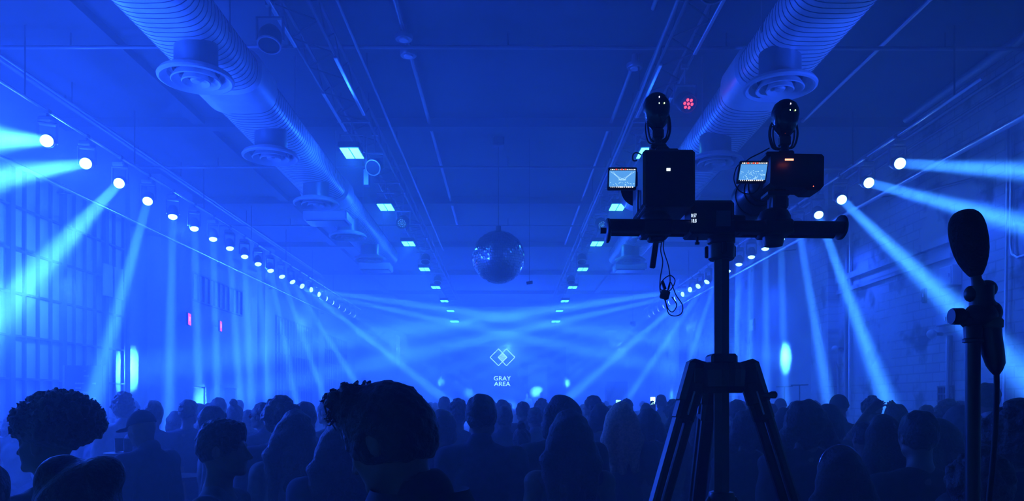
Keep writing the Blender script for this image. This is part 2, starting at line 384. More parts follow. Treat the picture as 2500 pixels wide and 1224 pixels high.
# ------------------------------------------------------------------ ventilation ducts
def duct(x, zc, zs, w, h, z0, z1, bands, label):
    """oval spiral duct: width w, height h, underside at zs, with ribs every 10 cm"""
    n = 28
    def ring(y, e):
        v = []
        hw, hh_ = w / 2 + e, h / 2 + e
        for k_ in range(n):
            a = 2 * math.pi * k_ / n; ca, sa = math.cos(a), math.sin(a)
            px = math.copysign(abs(ca) ** .62, ca) * hw; pz = math.copysign(abs(sa) ** .8, sa) * hh_
            v.append((px, y, pz))
        return v
    root = thing('ventilation_duct', (x, z0, zs + h / 2), label, 'duct')
    V = []; Fc = []
    def loft(rings):
        b = MB(); v = [p for r_ in rings for p in r_]; f = []
        for i in range(len(rings) - 1):
            for k_ in range(n): f.append((i * n + k_, i * n + (k_ + 1) % n, (i + 1) * n + (k_ + 1) % n, (i + 1) * n + k_))
        f += [tuple(range(n)), tuple(range((len(rings) - 1) * n, len(rings) * n))]
        return b.add(v, f)
    loft([ring(0, 0), ring(z1 - z0, 0)]).build('duct_tube', DUCT, root, True)
    s = MB(); y = .05
    while y < z1 - z0:
        rr = [ring(y - .006, .0), ring(y - .003, .004), ring(y + .003, .004), ring(y + .006, .0)]
        v = [p for r_ in rr for p in r_]; f = []
        for i in range(3):
            for k_ in range(n): f.append((i * n + k_, i * n + (k_ + 1) % n, (i + 1) * n + (k_ + 1) % n, (i + 1) * n + k_))
        s.add(v, f); y += .098
    s.build('seam', DUCTP, root, True)
    for (b0, b1) in bands:
        loft([ring(b0 - z0, .012), ring(b0 - z0 + .04, .045), ring(b1 - z0 - .04, .045), ring(b1 - z0, .012)]).build('coupling_band', DUCT, root, True)
    for yy in np.arange(1.4, z1 - z0, 2.6):
        for sx in (-1, 1): MB().box((sx * (w / 2 + .003), yy, (TOP - zs - h / 2) / 2), (.006, .04, TOP - zs - h / 2 + .01)).build('strap', STEEL, root)
    return root
DH = H + 3.9
duct(-3.55, 0, DH, .86, .52, 4.5, 21.5, ((9.45, 10.15), (14.6, 15.2)), 'large oval spiral ventilation duct along the left side of the ceiling')
duct(3.28, 0, DH, .86, .52, 4.5, 21.5, ((9.35, 10.05), (14.6, 15.2)), 'large oval spiral ventilation duct along the right side of the ceiling')
def diffuser(x, z, label):
    t = thing('ceiling_diffuser', (x, z, H + 3.56), label, 'air diffuser', 'round diffusers under the ducts')
    MB().lathe([(.23, .40), (.23, .13), (.25, .13), (.25, .10)], 32).build('collar', STEEL, t, True)
    MB().lathe([(.25, .11), (.38, .06), (.405, .02), (.40, 0), (.375, -.01), (.30, .05), (.29, .10)], 48).build('outer_ring', WHITEP, t, True)
    MB().lathe([(.20, .10), (.265, -.012), (.255, -.02), (.18, .04), (.17, .10)], 40).build('middle_ring', WHITEP, t, True)
    MB().lathe([(.11, .10), (.155, -.02), (.145, -.03), (.09, .02), (.08, .10)], 40).build('inner_ring', WHITEP, t, True)
    MB().lathe([(0, -.025), (.05, -.02), (.06, 0), (.04, .08), (0, .09)], 24).build('centre_cone', WHITEP, t, True)
    m = MB()
    for a in (0, math.pi / 2): m.box((0, 0, .08), (.5, .012, .02), Matrix.Rotation(a, 4, 'Z'))
    m.build('cross_bar', STEEL, t)
    return t
dn = ['nearest', 'second', 'third', 'fourth', 'fifth']
for i, z in enumerate((8.36, 11.0, 13.6, 16.3, 18.9)):
    diffuser(-3.44, z, dn[i] + ' round diffuser under the left ventilation duct')
for i, z in enumerate((8.58, 11.25, 13.9, 16.5, 19.1)):
    diffuser(3.08, z, dn[i] + ' round diffuser under the right ventilation duct')
# flat plenum boxes beyond the third diffusers
for sx, lab in ((-1, 'left'), (1, 'right')):
    for z in (14.95 if sx < 0 else 15.2, 20.4):
        x = -3.55 if sx < 0 else 3.28
        t = thing('plenum_box', (x, z, H + 3.55), 'flat metal air box under the %s duct, %s the stage end' % (lab, 'away from' if z < 17 else 'nearer'), 'air box')
        MB().box((0, 0, .09), (.85, .55, .18), bev=.02).build('housing', DUCT, t)
        MB().box((0, 0, -.008), (.75, .45, .02)).build('grille', STEEL, t)
        for a in (-.25, .25): MB().box((a, 0, .225), (.006, .03, .30)).build('strap', STEEL, t)

# ------------------------------------------------------------------ lighting trusses
def truss(x0, x1, z0, z1, y0, y1, label, lace=.42):
    t = thing('lighting_truss', ((x0 + x1) / 2, z0, y0), label, 'truss')
    w = (x1 - x0) / 2; hgt = y1 - y0; L = z1 - z0
    for sx in (-w, w):
        for hz in (0, hgt): MB().cyl((sx, 0, hz), (sx, L, hz), .024, 8).build('chord', mat('truss_paint', (.14, .14, .15), .5, .2), t, True)
    m = MB(); y = 0.; s = 1
    while y < L - lace:
        for sx in (-w, w): m.cyl((sx, y, 0 if s > 0 else hgt), (sx, y + lace, hgt if s > 0 else 0), .010, 5)
        m.cyl((-w * s, y, 0), (w * s, y + lace, 0), .010, 5)
        y += lace; s = -s
    m.build('lacing', DARK, t)
    for y in np.arange(1, L, 3.45):
        for sx in (-w, w): MB().cyl((sx, y, hgt), (sx, y, TOP - y0), .008, 5).build('hanger', DARK, t)
    return t
truss(-2.73, -2.28, 4.5, 37, H + 4.6, H + 4.86, 'dark box truss along the ceiling left of centre carrying panel lights')
truss(2.05, 2.46, 4.5, 37, H + 4.6, H + 4.86, 'dark box truss along the ceiling right of centre carrying panel lights')
# bright strip covers clipped under the truss chords
def strip(x, z0, z1, lab):
    o = MB().box((0, (z1 - z0) / 2, 0), (.05, z1 - z0, .03), bev=.008).build('light_strip', BRIGHTSTEEL, loc=(x, z0, H + 4.56)); tag(o, lab, 'strip')
strip(-2.28, 10.0, 12.0, 'bright metal strip under the inner edge of the left truss'); strip(-2.72, 11.15, 12.7, 'bright metal strip under the outer edge of the left truss')
strip(-2.72, 8.0, 9.7, 'near metal strip on the outer edge of the left truss')
strip(2.06, 10.2, 12.1, 'bright metal strip under the inner edge of the right truss'); strip(2.44, 8.3, 9.9, 'near metal strip on the outer edge of the right truss')
strip(2.44, 11.3, 12.3, 'short metal strip on the outer edge of the right truss')
pipe('track_rail', [(-2.05, 4.5, 6.55), (-2.05, 24, 6.55)], .022, STEEL, 'thin rail running beside the left truss', 'rail', clips=hangers(-2.05, 6.55, 5, 24, 3))
pipe('track_rail', [(1.85, 4.5, 6.22), (1.95, 13, 6.22), (1.95, 20, 6.22)], .02, STEEL, 'thin rail running beside the right truss', 'rail', clips=hangers(1.9, 6.22, 5, 20, 3))
# pipes carrying the two rows of moving heads
for x, lab in ((-6.5, 'left'), (6.01, 'right')):
    pipe('hanging_bar', [(x, 9.6, H + 4.12), (x, 33.4, H + 4.12)], .025, BRIGHTSTEEL, 'long hanging bar that carries the %s row of moving heads' % lab, 'bar', clips=hangers(x, H + 4.12, 10.2, 33, 3))

# LED panels on the trusses
def panel_light():
    t = thing('panel_light', (0, 0, 0), '', 'stage light')
    MB().box((0, 0, .05), (.34, .60, .09), bev=.012).build('housing', DARK, t)
    for sx in (-.078, .078): MB().box((sx, 0, 0), (.135, .50, .012), bev=.004).build('light_face', LENSFACE, t)
    m = MB()
    for sx in (-.19, .19): m.box((sx, 0, .16), (.015, .04, .28))
    m.box((0, 0, .30), (.40, .04, .015)); m.cyl((0, 0, .30), (0, 0, .51), .018, 8)
    m.build('yoke', STEEL, t); MB().box((.025, 0, .511), (.54, .05, .03), bev=.005).build('clamp', STEEL, t)
    return t
PZ = (12.3, 15.7, 19.3, 23.0, 26.6, 30.2, 33.4, 35.9)
p0 = panel_light()
for s, side, X, W in ((0, 'left', -2.53, W_PANEL_L), (1, 'right', 2.27, W_PANEL_R)):
    for i, z in enumerate(PZ):
        o = p0 if (s == 0 and i == 0) else copy_tree(p0)
        o.location = (X, z, H + 4.05 - (.2 if i == 7 else 0)); o['label'] = '%s double LED panel light on the %s truss, counted from the camera' % (ORD[i], side)
        o['group'] = 'cyan panel lights on the trusses'
        if i == 7: o.scale = (1.3, 1.3, 1.38)
        if i < 7: point_light('panel_lamp', (X, z, H + 3.9), W * (1 if i else 1.15), (.012, .10, 1), .1)

# par cans
def par_can(loc, rot, label, lens_m, ring=False, hang=.6, sc_=1.):
    t = thing('par_light', loc, label, 'stage light', rz=0)
    h_ = bpy.data.objects.new('pivot', None)
    Mx = Matrix.Rotation(rot[2], 4, 'Z') @ Matrix.Rotation(rot[0], 4, 'X')
    MB().lathe([(0, .12), (.08, .12), (.12, .06), (.13, 0), (.13, -.12), (.118, -.12), (.112, -.10)], 28, Mx).build('can', DARK, t, True)
    if ring:
        MB().lathe([(.118, -.125), (.135, -.125), (.135, -.105)], 28, Mx).build('rim', BRIGHTSTEEL, t, True)
        MB().lathe([(0, -.105), (.112, -.10)], 28, Mx).build('lens', lens_m, t, True)
    else:
        MB().lathe([(0, -.100), (.112, -.10)], 28, Mx).build('face_plate', BLACK, t, True)
        pts = [(0, 0)] + [(.037 * math.cos(a), .037 * math.sin(a)) for a in np.arange(6) * math.pi / 3] + \
              ([(.078 * math.cos(a), .078 * math.sin(a)) for a in np.arange(12) * math.pi / 6] if sc_ == 1 else [])
        for (a, b) in pts:
            rr = .013 if sc_ == 1 else .021
            q = (a * (1 if sc_ == 1 else 1.5), b * (1 if sc_ == 1 else 1.5))
            MB().ell((q[0], q[1], -.108), (rr, rr, .008), Mx, 12, 6).build('diode', lens_m, t, True)
    m = MB(); m.box((-.15, 0, .09), (.02, .04, .26)); m.box((.15, 0, .09), (.02, .04, .26)); m.box((0, 0, .22), (.32, .04, .02)); m.cyl((0, 0, .22), (0, 0, hang), .015, 8)
    m.box((0, 0, hang), (.10, .06, .05)); m.build('yoke', STEEL, t)
    return t
par_can((-2.28, 16.5, H + 3.95), (R(-58), 0, R(-14)), 'round honeycomb LED par light on the left side, dimly lit', emis('dim_diode', (.1, .5, 1), .9), hang=.64)
par_can((2.05, 16.7, H + 3.95), (R(-58), 0, R(14)), 'round honeycomb LED par light on the right side, dimly lit', emis('dim_diode', (.1, .5, 1), .9), hang=.64)
par_can((-2.28, 13.0, H + 4.06), (R(-62), 0, R(-10)), 'round fresnel lamp with a bright rim just past the first left panel light', DARK, ring=True, hang=.55)
par_can((2.42, 10.35, H + 4.12), (R(-52), 0, R(18)), 'LED par light glowing red on the right truss', emis('red_diode', (1, .05, .06), 4), hang=.47, sc_=1.4)
par_can((-2.73, 8.7, H + 4.2), (R(-20), 0, 0), 'unlit lamp hanging from the near end of the left truss', DARK, ring=True, hang=.38)
par_can((2.05, 7.6, H + 4.2), (R(-20), 0, 0), 'unlit lamp hanging from the near end of the right truss', DARK, ring=True, hang=.38)
for (x, z, lab) in ((-2.28, 21, 'small unlit lamp on the left truss between third and fourth panels'), (2.05, 21, 'small unlit lamp on the right truss between third and fourth panels'),
                    (-2.28, 24.6, 'small unlit lamp on the left truss past the fourth panel'), (2.05, 24.6, 'small unlit lamp on the right truss past the fourth panel')):
    par_can((x, z, H + 4.0), (R(-25), 0, 0), lab, DARK, ring=True, hang=.58)
for (x, z, lab) in ((-2.13, 12.95, 'small square lamp body beside the bright rimmed fresnel lamp'),):
    t = thing('lamp_ballast', (x - .32, z + .2, H + 3.9), lab, 'box'); MB().box((0, 0, 0), (.10, .14, .28), bev=.01).build('housing', STEEL, t); MB().cyl((0, 0, .1), (0, 0, .72), .012, 8).build('hanger', STEEL, t)

# ------------------------------------------------------------------ moving heads and their beams
def moving_head_proto():
    t = thing('moving_head_light', (0, 0, 0), '', 'stage light')
    MB().box((0, 0, .29), (.20, .18, .08), bev=.02).build('base', HOUS, t)
    m = MB(); m.cyl((0, 0, .32), (0, 0, .45), .02, 8); m.box((0, 0, .415), (.07, .07, .06)); m.build('clamp', STEEL, t)
    y = MB(); y.box((0, 0, .235), (.25, .10, .03), bev=.01)
    for sx in (-.135, .135): y.box((sx * .86, 0, .10), (.025, .08, .27), bev=.008)
    yk = y.build('yoke', HOUS, t)
    hd = MB().lathe([(0, .13), (.06, .13), (.09, .08), (.10, 0), (.095, -.08), (.085, -.10)], 24).build('head', HOUS, t, True)
    MB().lathe([(.084, -.10), (.082, -.115), (.06, -.135), (.03, -.148), (0, -.15)], 24).build('lens', LENS, hd, True)
    return t
mh0 = moving_head_proto()
LB = [(0, 340, 7.5), (0, 432, 7.5), (0, 765, 7.0), (205, 1060, 9.6), (411, 1080, 13.2), (487, 1000, 14.5), (532, 1000, 15.5), (588, 1000, 16.5), (614, 990, 17.5),
      (655, 980, 18.5), (722, 975, 19.5), (786, 955, 20.5), (872, 940, 21.5), (1085, 975, 21),
      (1926, 876, None), (1857, 948, None), (1560, 955, 33), (1400, 955, 35), (1250, 955, 36), (1160, 940, 37), (1100, 930, 38), (1060, 920, 39)]
RBm = [None, (2500, 418, 8.5), (2500, 548, 8.5), (2500, 915, 7.6), (2172, 1000, 10.8), (2024, 990, 13.5), (1918, 1000, 16.2), (1872, 1000, 17.2), (1828, 1000, 18.0),
       (1790, 1000, 19), (1745, 1000, 20), (1650, 985, 21), (1552, 945, 21.5), (1385, 975, 21),
       (302, 905, None), (482, 985, None), (930, 955, 33), (1080, 955, 35), (1180, 955, 36), (1290, 940, 37), (1350, 930, 38), (1400, 920, 39)]
first = True
for side, rows, X in (('left', LB, -6.5), ('right', RBm, 6.01)):
    c = 0
    for k_, e in enumerate(rows):
        if e is None: continue
        p = Vector((X, 10.7 + k_, H + 3.70))
        if e[2] is None:                          # a beam that reaches the opposite wall
            Xw = XR if side == 'left' else XL; Zw = F * Xw / (e[0] - CX); q = Vector((Xw, Zw, H + (CY - e[1]) / F * Zw))
        else: q = P(*e)
        o = mh0 if first else copy_tree(mh0); first = False
        o.location = p; o['group'] = 'moving heads on the %s bar' % side
        o['label'] = '%s moving head light on the %s hanging bar, counted from the camera' % (ORD[c], side)
        d = (q - p).normalized()
        for ch in o.children:
            if ch.name.startswith('head'):
                ch.rotation_euler = d.to_track_quat('-Z', 'Y').to_euler()
            if ch.name.startswith('yoke'):
                ch.rotation_euler = (0, 0, math.atan2(d.y, d.x) - math.pi / 2)
        w = W_BEAM * (1.0 if k_ < 4 else 1.3 if k_ < 14 else 1.5 if k_ < 16 else .8)
        beam_light(p + d * .155, q, w)
        c += 1

# ------------------------------------------------------------------ mirror ball
bc = P(1217, 629, 14.5)
t = thing('mirror_ball', bc, 'large mirrored disco ball hanging over the centre of the hall', 'mirror ball')
def mirror_mat():
    m = bpy.data.materials.new('mirror_tiles'); m.use_nodes = True; tt = m.node_tree; b = tt.nodes['Principled BSDF']
    b.inputs['Metallic'].default_value = 1; b.inputs['Roughness'].default_value = .12; b.inputs['Base Color'].default_value = (.9, .92, .95, 1)
    return m
def ball(rad):
    b = MB(); rows_ = 34
    rnd = random.Random(4)
    for i in range(rows_):
        t0, t1 = math.pi * i / rows_, math.pi * (i + 1) / rows_
        n = max(6, int(2 * rows_ * math.sin((t0 + t1) / 2)))
        for k_ in range(n):
            a0, a1 = 2 * math.pi * k_ / n, 2 * math.pi * (k_ + 1) / n; g = .04
            da = (a1 - a0) * g; dt = (t1 - t0) * g
            q = []
            for (t_, a_) in ((t0 + dt, a0 + da), (t1 - dt, a0 + da), (t1 - dt, a1 - da), (t0 + dt, a1 - da)):
                q.append(Vector((math.sin(t_) * math.cos(a_), math.sin(t_) * math.sin(a_), math.cos(t_))) * rad * (1 + rnd.uniform(-.008, .008)))
            b.add(q, [(0, 1, 2, 3)])
    return b
bb = ball(.505); me = bpy.data.meshes.new('mirror_tiles'); me.from_pydata([tuple(v) for v in bb.v], [], bb.f); me.materials.append(mirror_mat()); me.update()
o = bpy.data.objects.new('mirror_tiles', me); COL.objects.link(o); o.parent = t
MB().ell((0, 0, 0), .497, None, 40, 24).build('core', DARK, t, True)
m = MB(); m.cyl((0, 0, .49), (0, 0, .60), .05, 16); m.cyl((0, 0, .6), (0, 0, TOP - bc.z), .006, 6); m.build('cable', DARK, t)
MB().box((0, 0, TOP - bc.z - .09), (.22, .22, .18), bev=.02).build('motor', DARK, t)
t = thing('pinspot_light', P(1280, 692, 14.5) + Vector((.1, 0, 0)), 'tiny pin spot lamp beside the mirror ball', 'stage light')
MB().cyl((-.06, 0, 0), (.06, 0, .02), .03, 10).build('can', STEEL, t, True); MB().cyl((0, 0, 0), (0, 0, TOP - P(1280, 692, 14.5).z), .004, 5).build('cable', DARK, t)

# ------------------------------------------------------------------ signs
def text_mesh(s, size, depth=.004, align='CENTER'):
    c = bpy.data.curves.new('lettering', 'FONT'); c.body = s; c.size = size; c.extrude = depth; c.align_x = align; c.align_y = 'CENTER'
    o = bpy.data.objects.new('lettering', c); COL.objects.link(o)
    dg = bpy.context.evaluated_depsgraph_get(); me = bpy.data.meshes.new_from_object(o.evaluated_get(dg))
    bpy.data.objects.remove(o); bpy.data.curves.remove(c)
    return me
def put_text(s, size, M, m, parent, depth=.004, name='lettering', sx=1.):
    me = text_mesh(s, size, depth); me.transform(Matrix.Diagonal((sx, 1, 1, 1))); me.transform(M); me.materials.clear(); me.materials.append(m)
    o = bpy.data.objects.new(name, me); COL.objects.link(o); o.parent = parent; return o
EXITR = emis('exit_red', (1, .02, .10), 2.6); EXITL = emis('exit_letter', (1, .45, .6), 2.5)
for (x, y, lab) in ((460, 780, 'red lit EXIT sign on the left wall, nearer of the two'), (537, 797, 'red lit EXIT sign on the left wall, farther of the two')):
    X = XL + .42 if x < 500 else XL + .12
    Z = F * X / (x - CX); c = Vector((X, Z, H + (CY - y) / F * Z))
    t = thing('exit_sign', c, lab, 'exit sign', 'exit signs on the left wall', rz=R(12))
    MB().box((0, 0, 0), (.05, .34, .30), bev=.01).build('housing', DARK, t)
    MB().box((.027, 0, 0), (.006, .31, .27)).build('light_face', EXITR, t)
    put_text('EXIT', .15, Matrix.Translation((.032, 0, 0)) @ Matrix.Rotation(R(90), 4, 'Z') @ Matrix.Rotation(R(90), 4, 'X'), EXITL, t, .002, sx=.85)
    MB().box((-(c.x - XL) / 2, 0, 0), (c.x - XL + .03, .03, .03)).build('bracket', DARK, t)
# menu board by the bar
Z = 11.6; c = P(206, 905, Z)
bx = P(250, 985, Z); hx = c.z + .07
t = thing('menu_board', (P(206, 985, Z).x, Z, 0), 'dark drinks menu board with small pale lettering beside the bar', 'menu board', rz=R(14))
MB().box((0, 0, (P(0, 893, Z).z + P(0, 1010, Z).z) / 2), (.52, .03, P(0, 893, Z).z - P(0, 1010, Z).z), bev=.005).build('board', mat('board_black', (.12, .12, .13), .5), t)
m = MB(); zt = P(0, 893, Z).z
m.box((-.28, 0, zt / 2), (.03, .04, zt)); m.box((.28, 0, zt / 2), (.03, .04, zt)); m.box((0, 0, .03), (.6, .4, .05)); m.build('stand', STEEL, t)
TXT = mat('chalk_lettering', (.6, .6, .6), .8)
m = MB(); rnd = random.Random(2)
m.lathe([(0, 0), (.016, 0), (.016, .012)], 12, Matrix.Translation((.02, -.02, zt - .09)))
for (xx, zz, w_) in ((0, .16, .07), (-.09, .275, .13), (-.11, .345, .08), (-.07, .41, .17), (.11, .275, .05), (-.08, .50, .15), (-.11, .56, .09), (.11, .5, .05)):
    n_ = max(2, int(w_ / .014))
    for i in range(n_): m.box((xx - w_ / 2 + (i + .5) * w_ / n_ + .03, -.018, zt - zz), (w_ / n_ * .62, .006, .018 + rnd.random() * .01))
m.build('lettering', TXT, t)

# stage, screen with the venue's logo
ZS = 38.6
t = thing('stage', (0, 37.3, 0), 'low stage deck across the far end of the hall', 'stage')
MB().box((0, 0, .45), (9, 4.2, .1)).build('deck', DARK, t); MB().box((0, -2.05, .2), (9, .04, .4)).build('skirt', CL[0], t)
m = MB()
for x in (-4.3, -2, 0, 2, 4.3):
    for y in (-1.8, 1.8): m.box((x, y, .2), (.08, .08, .4))
m.build('leg', STEEL, t)
t = thing('projection_screen', (-.25, 39.7, .5), 'large dark screen behind the stage showing two overlapping diamonds and GRAY AREA', 'screen')
MB().box((0, 0, 2.3), (6.4, .06, 3.6)).build('panel', mat('screen_black', (.05, .05, .06), .6), t)
m = MB(); m.box((-3.25, 0, 2.05), (.08, .1, 4.1)); m.box((3.25, 0, 2.05), (.08, .1, 4.1)); m.box((0, 0, 4.12), (6.6, .1, .06)); m.build('screen_frame', DARK, t)
LOGO = emis('logo_light', (.35, .85, 1), 9)
px = 39.66 / F
def at(x, y): return Vector(((x - CX) * px + .25, -.045, H - .5 + (CY - y) * px))
m = MB()
for cx_ in (1217, 1236.5):
    q = [at(cx_ - 20.5, 873), at(cx_, 852.5), at(cx_ + 20.5, 873), at(cx_, 893.5)]
    for i in range(4): m.cyl(q[i], q[(i + 1) % 4], .016, 6)
q = [at(1227 - 11, 873), at(1227, 862), at(1227 + 11, 873), at(1227, 884)]
for i in range(4): m.cyl(q[i], q[(i + 1) % 4], .014, 6)
for i in range(7):
    yy = 865 + i * 2.7; w_ = 9.5 - abs(yy - 873) * .95
    m.cyl(at(1227 - w_, yy - .6), at(1227 + w_, yy + .6), .011, 5)
m.build('logo', LOGO, t)
for s_, y in (('GRAY', 925), ('AREA', 938.5)):
    put_text(s_, .32, Matrix.Translation(at(1226, y)) @ Matrix.Rotation(R(90), 4, 'X'), LOGO, t, .004, sx=1.08)
sbox('trim_90', (1.05, 39.5, 0), (2.05, ZF, 3.7), PLASTER)
sbox('trim_91', (-7.2, 38.7, 0), (-5.7, ZF, 5.2), PLASTER)

def speaker(loc, w, d, h, lab):
    t = thing('loudspeaker', loc, lab, 'loudspeaker')
    MB().box((0, 0, h / 2), (w, d, h), bev=.02).build('cabinet', BLACK, t)
    MB().lathe([(0, .02), (w * .2, .03), (w * .36, 0), (w * .4, 0), (w * .4, .02)], 28, Matrix.Translation((0, -d / 2, h * .33)) @ Matrix.Rotation(R(90), 4, 'X')).build('woofer', DARK, t, True)
    MB().lathe([(0, .02), (w * .12, .0), (w * .2, 0), (w * .2, .02)], 24, Matrix.Translation((0, -d / 2, h * .75)) @ Matrix.Rotation(R(90), 4, 'X')).build('tweeter', DARK, t, True)
    return t
for x, sd in ((-5.1, 'left'), (5.0, 'right')):
    speaker((x, 35.0, 0), .95, .8, 1.35, 'lower loudspeaker cabinet of the %s stack beside the stage' % sd)
    speaker((x, 35.0, 1.35), .95, .8, 1.35, 'upper loudspeaker cabinet of the %s stack beside the stage' % sd)
t = thing('dj_table', (1.2, 36.3, .5), 'dj table on the stage behind the crowd', 'table')
MB().box((0, 0, .9), (2.2, .7, .06), bev=.01).build('tabletop', DARK, t); MB().box((0, -.33, .45), (2.2, .02, .88)).build('front_cloth', CL[0], t)
for sx in (-1.05, 1.05):
    for sy in (-.28, .3): MB().box((sx, sy, .44), (.05, .05, .88)).build('leg', STEEL, t)
for i, x in enumerate((.6, 1.2, 1.8)):
    t = thing('dj_deck', (x, 36.3, 1.43), ['player deck on the left end of the dj table', 'mixer in the middle of the dj table', 'player deck on the right end of the dj table'][i], 'dj equipment')
    MB().box((0, 0, .04), (.34, .4, .08), bev=.01).build('case', BLACK, t)
    MB().lathe([(0, .1), (.12, .1), (.13, .08)], 24).build('platter' if i != 1 else 'knob_panel', STEEL, t, True)
# tripod light stands against the right wall
for (x, y, zz, lab) in ((1915, 945, 18.5, 'left of two T-shaped light stands against the smooth wall bay'), (1952, 941, 17.5, 'right of two T-shaped light stands against the smooth wall bay')):
    c = P(x, y, zz); t = thing('light_stand', (c.x, c.y, 0), lab, 'stand')
    MB().cyl((0, 0, 0), (0, 0, c.z), .016, 8).build('pole', DARK, t); MB().cyl((-.2, 0, c.z), (.2, 0, c.z + .01), .014, 8).build('crossbar', DARK, t)
    for a in (0, 2.1, 4.2): MB().cyl((0, 0, .5), (.35 * math.cos(a), .35 * math.sin(a), .015), .012, 8).build('leg', DARK, t)
# deep blue lamp near the far end of the right row
c = P(1545, 790, 32.5); t = thing('wash_light', c, 'small lamp glowing deep blue near the far end of the right row', 'stage light')
MB().lathe([(0, .1), (.12, .08), (.14, -.08), (.12, -.1)], 20).build('can', DARK, t, True); MB().ell((0, -.02, -.1), (.12, .12, .05)).build('lens', emis('deep_blue', (0, .005, 1), 3), t, True)
MB().cyl((0, 0, .05), (0, 0, TOP - c.z), .012, 6).build('hanger', DARK, t)

